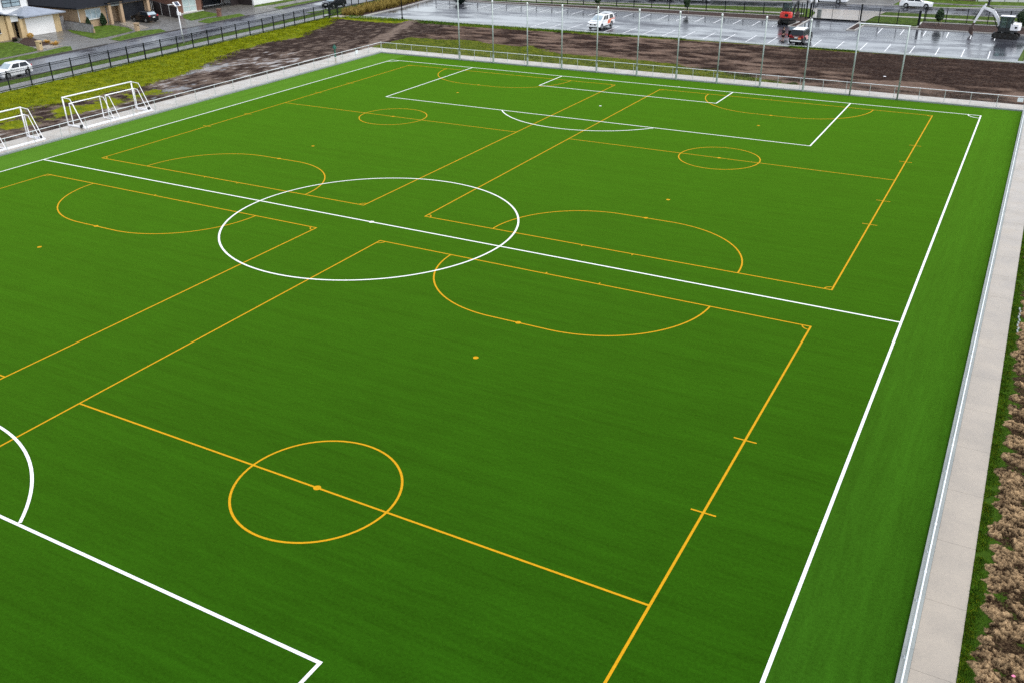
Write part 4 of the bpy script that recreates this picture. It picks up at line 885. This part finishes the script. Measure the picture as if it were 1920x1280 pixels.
PICK = dict(L=5.25, W=1.82, r=.38, wf=1.62, wr=-1.42, paint='car_white', skyglass=True, low=.40, top=[(2.6,.86),(2.45,1.08),(1.65,1.16),(1.5,1.19),(-2.5,1.21),(-2.6,1.1)], cab=(1.62,.62,-2.25,-2.56), zb=1.18, zt=1.80, hz=.88, tz=1.0, th=.35, win=((.06,.26),(.29,.47),(.58,.90)), extra=(
    ('side_decal','decal',[(.0,.62),(-.95,.62),(-1.0,.85),(-1.3,1.02),(-1.9,1.15),(-.9,1.17),(-.25,1.05)],.925), ('side_decal','decal_pink',[(-1.35,1.02),(-2.3,1.0),(-2.5,1.12),(-1.9,1.17)],.912), ('side_decal','exc_red',[(-.35,.60),(-.62,.60),(-.5,.95),(-.3,1.0)],.932), ('bonnet_trim','dark',(2.36,0,1.14),(.05,1.35,.03)), ('roof_rack','chrome',(-1.6,0,1.86),(1.3,1.15,.03)),
    ('front_bumper','car_white',(2.6,0,.56),(.16,1.75,.2)), ('side_step','dark',(.1,.92,.42),(2.0,.14,.05)), ('side_step','dark',(.1,-.92,.42),(2.0,.14,.05))))
car('pickup', 'white pickup with canopy and orange side decal in the car park', 'pickup', (-18.75,78.0,0), R(-90-2), PICK)
VAN = dict(L=5.2, W=1.9, r=.34, wf=1.65, wr=-1.55, paint='car_white', low=.28, top=[(2.58,.72),(2.4,1.0),(2.0,1.14),(1.9,1.16),(-2.5,1.16),(-2.58,1.0)], cab=(2.0,1.45,-2.42,-2.56), zb=1.15, zt=2.1, hz=.75, tz=1.2, th=.4, extra=(('rear_rack','dark',(-2.66,0,.75),(.12,1.5,.3)), ('cable_reel','chrome',(-2.72,-.5,.5),(.14,.3,.3))))
car('van', 'white van parked on the far road beside the gate', 'van', (3.6,116.9,.02), R(180), dict(VAN, L=6.0, wf=1.7, wr=-1.65))
SED = dict(L=4.75, W=1.78, r=.32, wf=1.45, wr=-1.4, paint='car_white', top=[(2.36,.60),(2.2,.76),(1.05,.92),(.95,.94),(-1.6,1.0),(-2.3,.98),(-2.37,.8)], cab=(1.05,.25,-1.0,-1.75), zb=.96, zt=1.42)
car('sedan', 'white sedan driving on the far road right of the van', 'sedan', (16.8,117.2,.02), R(-2), SED) if False else car('sedan', 'white sedan parked on the far road right of the gate', 'sedan', (16.75,116.3,.02), R(3), SED)
car('sedan', 'white car cut off by the top edge above the white pickup, left of two', 'car', (-21.6,108.9,.02), R(8), SED)
car('sedan', 'white car cut off by the top edge above the white pickup, right of two', 'car', (-15.9,109.9,.02), R(8), SED)

# excavators ---------------------------------------------------------
def stadium(L_, H, n=10):
    r = H/2; return [(L_/2-r+r*cos(R(-90+180*i/n)), r+r*sin(R(-90+180*i/n))) for i in range(n+1)]+[(-L_/2+r+r*cos(R(90+180*i/n)), r+r*sin(R(90+180*i/n))) for i in range(n+1)]
def tracks(t_, L_, gauge, tw, H):
    for s in (-1, 1):
        m_ = MB(); m_.sideprism(stadium(L_, H), s*gauge/2-tw/2, s*gauge/2+tw/2)
        k_ = 26
        for i in range(k_):
            x = -L_/2+H/2+(L_-H)*(i%13)/12; z = H+.012 if i < 13 else -.0; m_.cbox((x, s*gauge/2, max(z, .012)), (.07,tw+.02,.03))
        tr = m_.build('track', M['track'], t_)
        for i in range(5): 
            m_ = MB(); x = -L_/2+H/2+(L_-H)*i/4; m_.tube((x,s*gauge/2-tw/2-.02,H/2), (x,s*gauge/2+tw/2+.02,H/2), H*.27, 12); m_.build('roller', M['exc_black'], tr)
    m_ = MB(); m_.cbox((0,0,H*.75), (L_*.5,gauge-tw*.6,.3)); m_.tube((0,0,H*.8),(0,0,H+.22),.42,16); m_.build('undercarriage', M['exc_black'], t_)
def cabpart(t_, x0, x1, y0, y1, z0, z1, fr='exc_black', roofm='white_paint'):
    m_ = MB(); e = .07
    for (a, b) in ((x0,y0),(x1-e,y0),(x0,y1-e),(x1-e,y1-e)): m_.box(a, a+e, b, b+e, z0, z1)
    m_.box(x0,x1,y0,y1,z0-.05,z0+.28); m_.box((x0+x1)/2-.1,(x0+x1)/2-.03,y0,y0+e,z0,z1); m_.box((x0+x1)/2-.1,(x0+x1)/2-.03,y1-e,y1,z0,z1)
    m_.box(x0+.2,x0+.65,y0+.25,y1-.25,z0+.28,z0+.7); m_.box(x0+.15,x0+.3,y0+.25,y1-.25,z0+.7,z0+1.15)
    c = m_.build('cab', M[fr], t_)
    m_ = MB(); m_.box(x0-.03,x1+.05,y0-.03,y1+.03,z1,z1+.08); m_.build('cab_roof', M[roofm], c, bevel=.03)
    g_ = M['cabglass']
    for nm, a in (('side_glass',(x0+e,x1-e,y0+.02,y0+.03,z0+.3,z1-.03)),('side_glass',(x0+e,x1-e,y1-.03,y1-.02,z0+.3,z1-.03)),('front_glass',(x1-.03,x1-.02,y0+e,y1-e,z0+.3,z1-.03)),('rear_glass',(x0+.02,x0+.03,y0+e,y1-e,z0+.5,z1-.1))):
        m_ = MB(); m_.box(*a); m_.build(nm, g_, c)
mg_, N_, L__, p_ = newmat('cabglass'); p_.inputs['Base Color'].default_value = (.36,.45,.44,1); p_.inputs['Transmission Weight'].default_value = .9; p_.inputs['Roughness'].default_value = .05; p_.inputs['IOR'].default_value = 1.1; M['cabglass'] = mg_
def side_plate(m_, pts, y0, y1): m_.sideprism(pts, y0, y1)
ex = thing('excavator', 'white excavator digging at the bark bed with its arm to the left', 'excavator', (30.55,91.2,0), pi-R(6))
tracks(ex, 2.9, 1.55, .40, .58)
m_ = MB(); m_.box(-1.15,1.0,-.78,.78,.80,.98); m_.box(-.9,.9,-.8,-.1,.98,1.2); m_.build('deck', M['exc_black'], ex)
m_ = MB()
pts = [(-1.25+.0,-.80),(-.35,-.84),(-.35,.84),(-1.25,.80),(-1.42,.45),(-1.45,0),(-1.42,-.45)]
m_.prism(pts, 1.0, 1.62); m_.prism([(x*.97, y_*.96) for x, y_ in pts], 1.62, 1.78); m_.build('counterweight', M['white_paint'], ex, bevel=.05)
m_ = MB(); m_.box(-1.1,-.85,.835,.85,1.28,1.5); m_.build('vent', M['dark'], ex)
cabpart(ex, -.55, .95, -.15, .80, 1.0, 2.58)
# arm in local coords (x forward = towards -X world)
m_ = MB(); m_.beam((.9,-.25,.95),(1.15,-.25,1.3),.32,.35); m_.build('swing_bracket', M['exc_black'], ex)
m_ = MB(); 
for a, b, h0, h1__ in (((1.0,1.25),(1.38,2.15),.26,.36),((1.38,2.15),(2.02,2.98),.36,.38),((2.02,2.98),(3.25,3.38),.38,.24)): m_.beam((a[0],-.25,a[1]),(b[0],-.25,b[1]),.20,h0,.20,h1__)
m_.build('boom', M['white_paint'], ex, bevel=.02)
m_ = MB(); m_.beam((3.05,-.25,3.80),(3.35,-.25,3.25),.17,.20,.17,.36); m_.beam((3.35,-.25,3.25),(4.05,-.25,1.45),.17,.36,.15,.20); m_.build('stick', M['white_paint'], ex, bevel=.02)
m_ = MB(); m_.tube((2.1,-.25,3.3),(3.0,-.25,3.72),.06,8); m_.tube((3.55,-.25,3.15),(4.25,-.25,1.8),.055,8); m_.tube((1.3,-.25,1.1),(2.0,-.25,2.6),.055,8); m_.build('hydraulic_cylinder', M['exc_black'], ex)
m_ = MB(); m_.beam((4.0,-.25,1.5),(4.2,-.25,1.1),.16,.2); m_.sideprism([(4.1,1.15),(4.42,1.05),(4.45,.45),(4.2,.1),(3.95,.0),(3.9,.12),(4.0,.35),(3.95,.8)], -.25-.3, -.25+.3); m_.build('bucket', M['bucket'], ex)
m_ = MB(); m_.box(1.45,1.55,-.95,.95,.10,.52); m_.beam((.8,-.4,.45),(1.5,-.4,.3),.1,.12); m_.beam((.8,.4,.45),(1.5,.4,.3),.1,.12); m_.build('dozer_blade', M['exc_black'], ex)
er = thing('excavator', 'small red excavator seen from behind beside the far fence', 'excavator', (3.15,91.7,0), R(84))
tracks(er, 2.2, 1.5, .34, .50)
m_ = MB(); m_.box(-.9,.95,-.72,.72,.62,.92); m_.build('deck', M['exc_black'], er)
m_ = MB(); pts = [(-.9,-.78),(-.2,-.80),(-.2,.80),(-.9,.78),(-1.06,.45),(-1.1,0),(-1.06,-.45)]; m_.prism(pts, .9, 1.5); m_.prism([(x*.96, y_*.95) for x, y_ in pts], 1.5, 1.66); m_.build('counterweight', M['exc_red'], er, bevel=.06)
m_ = MB(); m_.cbox((-1.09,-.22,1.28), (.03,.5,.36)); m_.build('vent', M['dark'], er)
cabpart(er, -.35, .85, -.22, .70, 1.0, 2.72, 'exc_black', 'exc_black')
m_ = MB(); m_.beam((.9,-.35,.9),(1.5,-.45,2.3),.2,.26); m_.beam((1.5,-.45,2.3),(2.4,-.5,2.75),.2,.26,.18,.2); m_.build('boom', M['exc_black'], er)
m_ = MB(); m_.beam((2.4,-.5,2.85),(2.7,-.5,1.4),.16,.24,.14,.16); m_.build('stick', M['exc_black'], er)
m_ = MB(); m_.sideprism([(2.6,1.4),(2.85,1.2),(2.7,.6),(2.3,.5),(2.35,1.0)], -.75, -.25); m_.build('bucket', M['bucket'], er)
m_ = MB(); m_.tube((.95,-.35,1.1),(1.7,-.45,2.35),.05,8); m_.build('hydraulic_cylinder', M['chrome'], er)
m_ = MB(); m_.box(1.25,1.35,-.8,.8,.08,.45); m_.beam((.6,0,.4),(1.3,0,.3),.5,.1); m_.build('dozer_blade', M['exc_black'], er)
blade_clump('shrub', 'dark leafy shrub against the far fence left of the red excavator', 'shrub', 1.55, 97.6, 160, 1.9, .16, 'leaf_dark', spread=.5)

# ------------------------------------------------------------------ person
def skinned(name, verts, edges, radii, mat, parent, sub=1):
    me = bpy.data.meshes.new(name); me.from_pydata(verts, edges, []); o = bpy.data.objects.new(name, me); C.objects.link(o); o.parent = parent
    sk = o.modifiers.new('skin', 'SKIN'); sk.use_smooth_shade = True
    for i, v in enumerate(me.skin_vertices[0].data):
        rr = radii[i]; v.radius = rr if isinstance(rr, tuple) else (rr, rr); v.use_root = (i == 0)
    s = o.modifiers.new('sub', 'SUBSURF'); s.levels = sub; s.render_levels = sub; me.materials.append(mat); return o
pe = thing('person', 'person in a black top and dark shorts standing beside the open car door', 'person', (6.35,76.55,0), R(60))
V = [(0,0,.93),(0,0,1.12),(.02,0,1.33),(.03,0,1.47),(.05,0,1.53),(.07,0,1.66),(.06,0,1.76)]; E_ = [(0,1),(1,2),(2,3),(3,4),(4,5),(5,6)]; Rr = [(.15,.11),(.13,.10),(.16,.11),(.09,.08),(.055,.055),(.085,.10),(.07,.08)]
for s in (-1, 1):
    n = len(V); V += [(.01,s*.10,.86),(.05,s*.12,.48),(0,s*.13,.09),(.10,s*.14,.045),(.17,s*.145,.035)]; E_ += [(0,n),(n,n+1),(n+1,n+2),(n+2,n+3),(n+3,n+4)]; Rr += [.092,.058,.038,.038,.03]
    n = len(V); V += [(.02,s*.19,1.41),(.04,s*.25,1.14),(.20,s*.17,1.02),(.27,s*.14,1.01)]; E_ += [(2,n),(n,n+1),(n+1,n+2),(n+2,n+3)]; Rr += [.055,.043,.028,(.035,.016)]
    h = n+3
    for k_ in range(4):
        m0 = len(V); yy = s*(.14-.028+.018*k_); l = (.062,.075,.072,.055)[k_]; V += [(.30,yy,1.005),(.30+l*.6,yy,.995),(.30+l*.9,yy,.97)]; E_ += [(h,m0),(m0,m0+1),(m0+1,m0+2)]; Rr += [.010,.009,.008]
    m0 = len(V); V += [(.26,s*(.14-.045),1.02),(.30,s*(.14-.06),1.02)]; E_ += [(h,m0),(m0,m0+1)]; Rr += [.011,.009]
bodyo = skinned('body', V, E_, Rr, M['skin'], pe)
skinned('shirt', [(0,0,.95),(0,0,1.12),(.02,0,1.33),(.03,0,1.46),(.02,.19,1.41),(.04,.245,1.2),(.02,-.19,1.41),(.04,-.245,1.2)], [(0,1),(1,2),(2,3),(2,4),(4,5),(2,6),(6,7)], [(.18,.14),(.165,.13),(.19,.135),(.11,.10),.08,.068,.08,.068], M['cloth'], pe)
skinned('shorts', [(0,0,.96),(.01,.10,.84),(.04,.12,.56),(.01,-.10,.84),(.04,-.12,.56)], [(0,1),(1,2),(0,3),(3,4)], [(.18,.14),.122,.10,.122,.10], M['cloth'], pe)
skinned('hair', [(.04,0,1.70),(.02,0,1.77),(-.02,0,1.66)], [(0,1),(0,2)], [(.098,.108),(.085,.09),(.06,.07)], M['hair'], pe)
m_ = MB(); m_.cbox((.165,0,1.665), (.03,.03,.05)); 
for s in (-1,1): m_.cbox((.155,s*.035,1.70), (.015,.025,.012))
m_.cbox((.155,0,1.625), (.012,.05,.012)); m_.build('face', M['skin'], pe)
for s in (-1, 1): m_ = MB(); m_.cbox((.09,s*.138,.05), (.29,.11,.10)); m_.build('shoe', M['shoe'], pe, bevel=.03)

# ------------------------------------------------------------------ sky, sun, camera
sc = bpy.context.scene
wd = bpy.data.worlds.new('World'); sc.world = wd; wd.use_nodes = True; N = wd.node_tree.nodes; L = wd.node_tree.links
sky = N.new('ShaderNodeTexSky'); sky.sky_type = 'NISHITA'; sky.sun_disc = False; SE, SR = R(64), R(95)
sky.sun_elevation = SE; sky.sun_rotation = SR; sky.air_density = 1.0; sky.dust_density = 1.6; sky.ozone_density = 1.0
hs = N.new('ShaderNodeHueSaturation'); hs.inputs['Saturation'].default_value = .38
L.new(sky.outputs[0], hs.inputs['Color']); L.new(hs.outputs[0], N['Background'].inputs[0]); N['Background'].inputs[1].default_value = .15
sun = bpy.data.lights.new('sun', 'SUN'); sun.energy = .9; sun.angle = R(35); sun.color = (1,.97,.92)
so = bpy.data.objects.new('sun', sun); C.objects.link(so)
d = Vector((sin(SR)*cos(SE), cos(SR)*cos(SE), sin(SE))); so.rotation_euler = (-d).to_track_quat('-Z', 'Y').to_euler()
cam = bpy.data.cameras.new('camera'); co = bpy.data.objects.new('camera', cam); C.objects.link(co)
r_ = Vector((0.8773429708,0.4797340067,-0.0111621818)); u_ = Vector((-0.2098075063,0.4044107080,0.8901869408)); f_ = Vector((-0.4315670537,0.7786573457,-0.4554586876))
mt = Matrix((r_, u_, -f_)).transposed().to_4x4(); mt.translation = Vector((33.91431589,-43.33748151,19.29)); co.matrix_world = mt
cam.sensor_width = 36; cam.lens = 36*1722.618/1920; cam.clip_start = .1; cam.clip_end = 2000
sc.camera = co
vs = sc.view_settings; vs.view_transform = 'Standard'; vs.look = 'None'; vs.gamma = 1; vs.exposure = 1.0
sc.cycles.use_adaptive_sampling = True; sc.cycles.adaptive_threshold = .015; sc.cycles.max_bounces = 6; sc.cycles.use_denoising = False
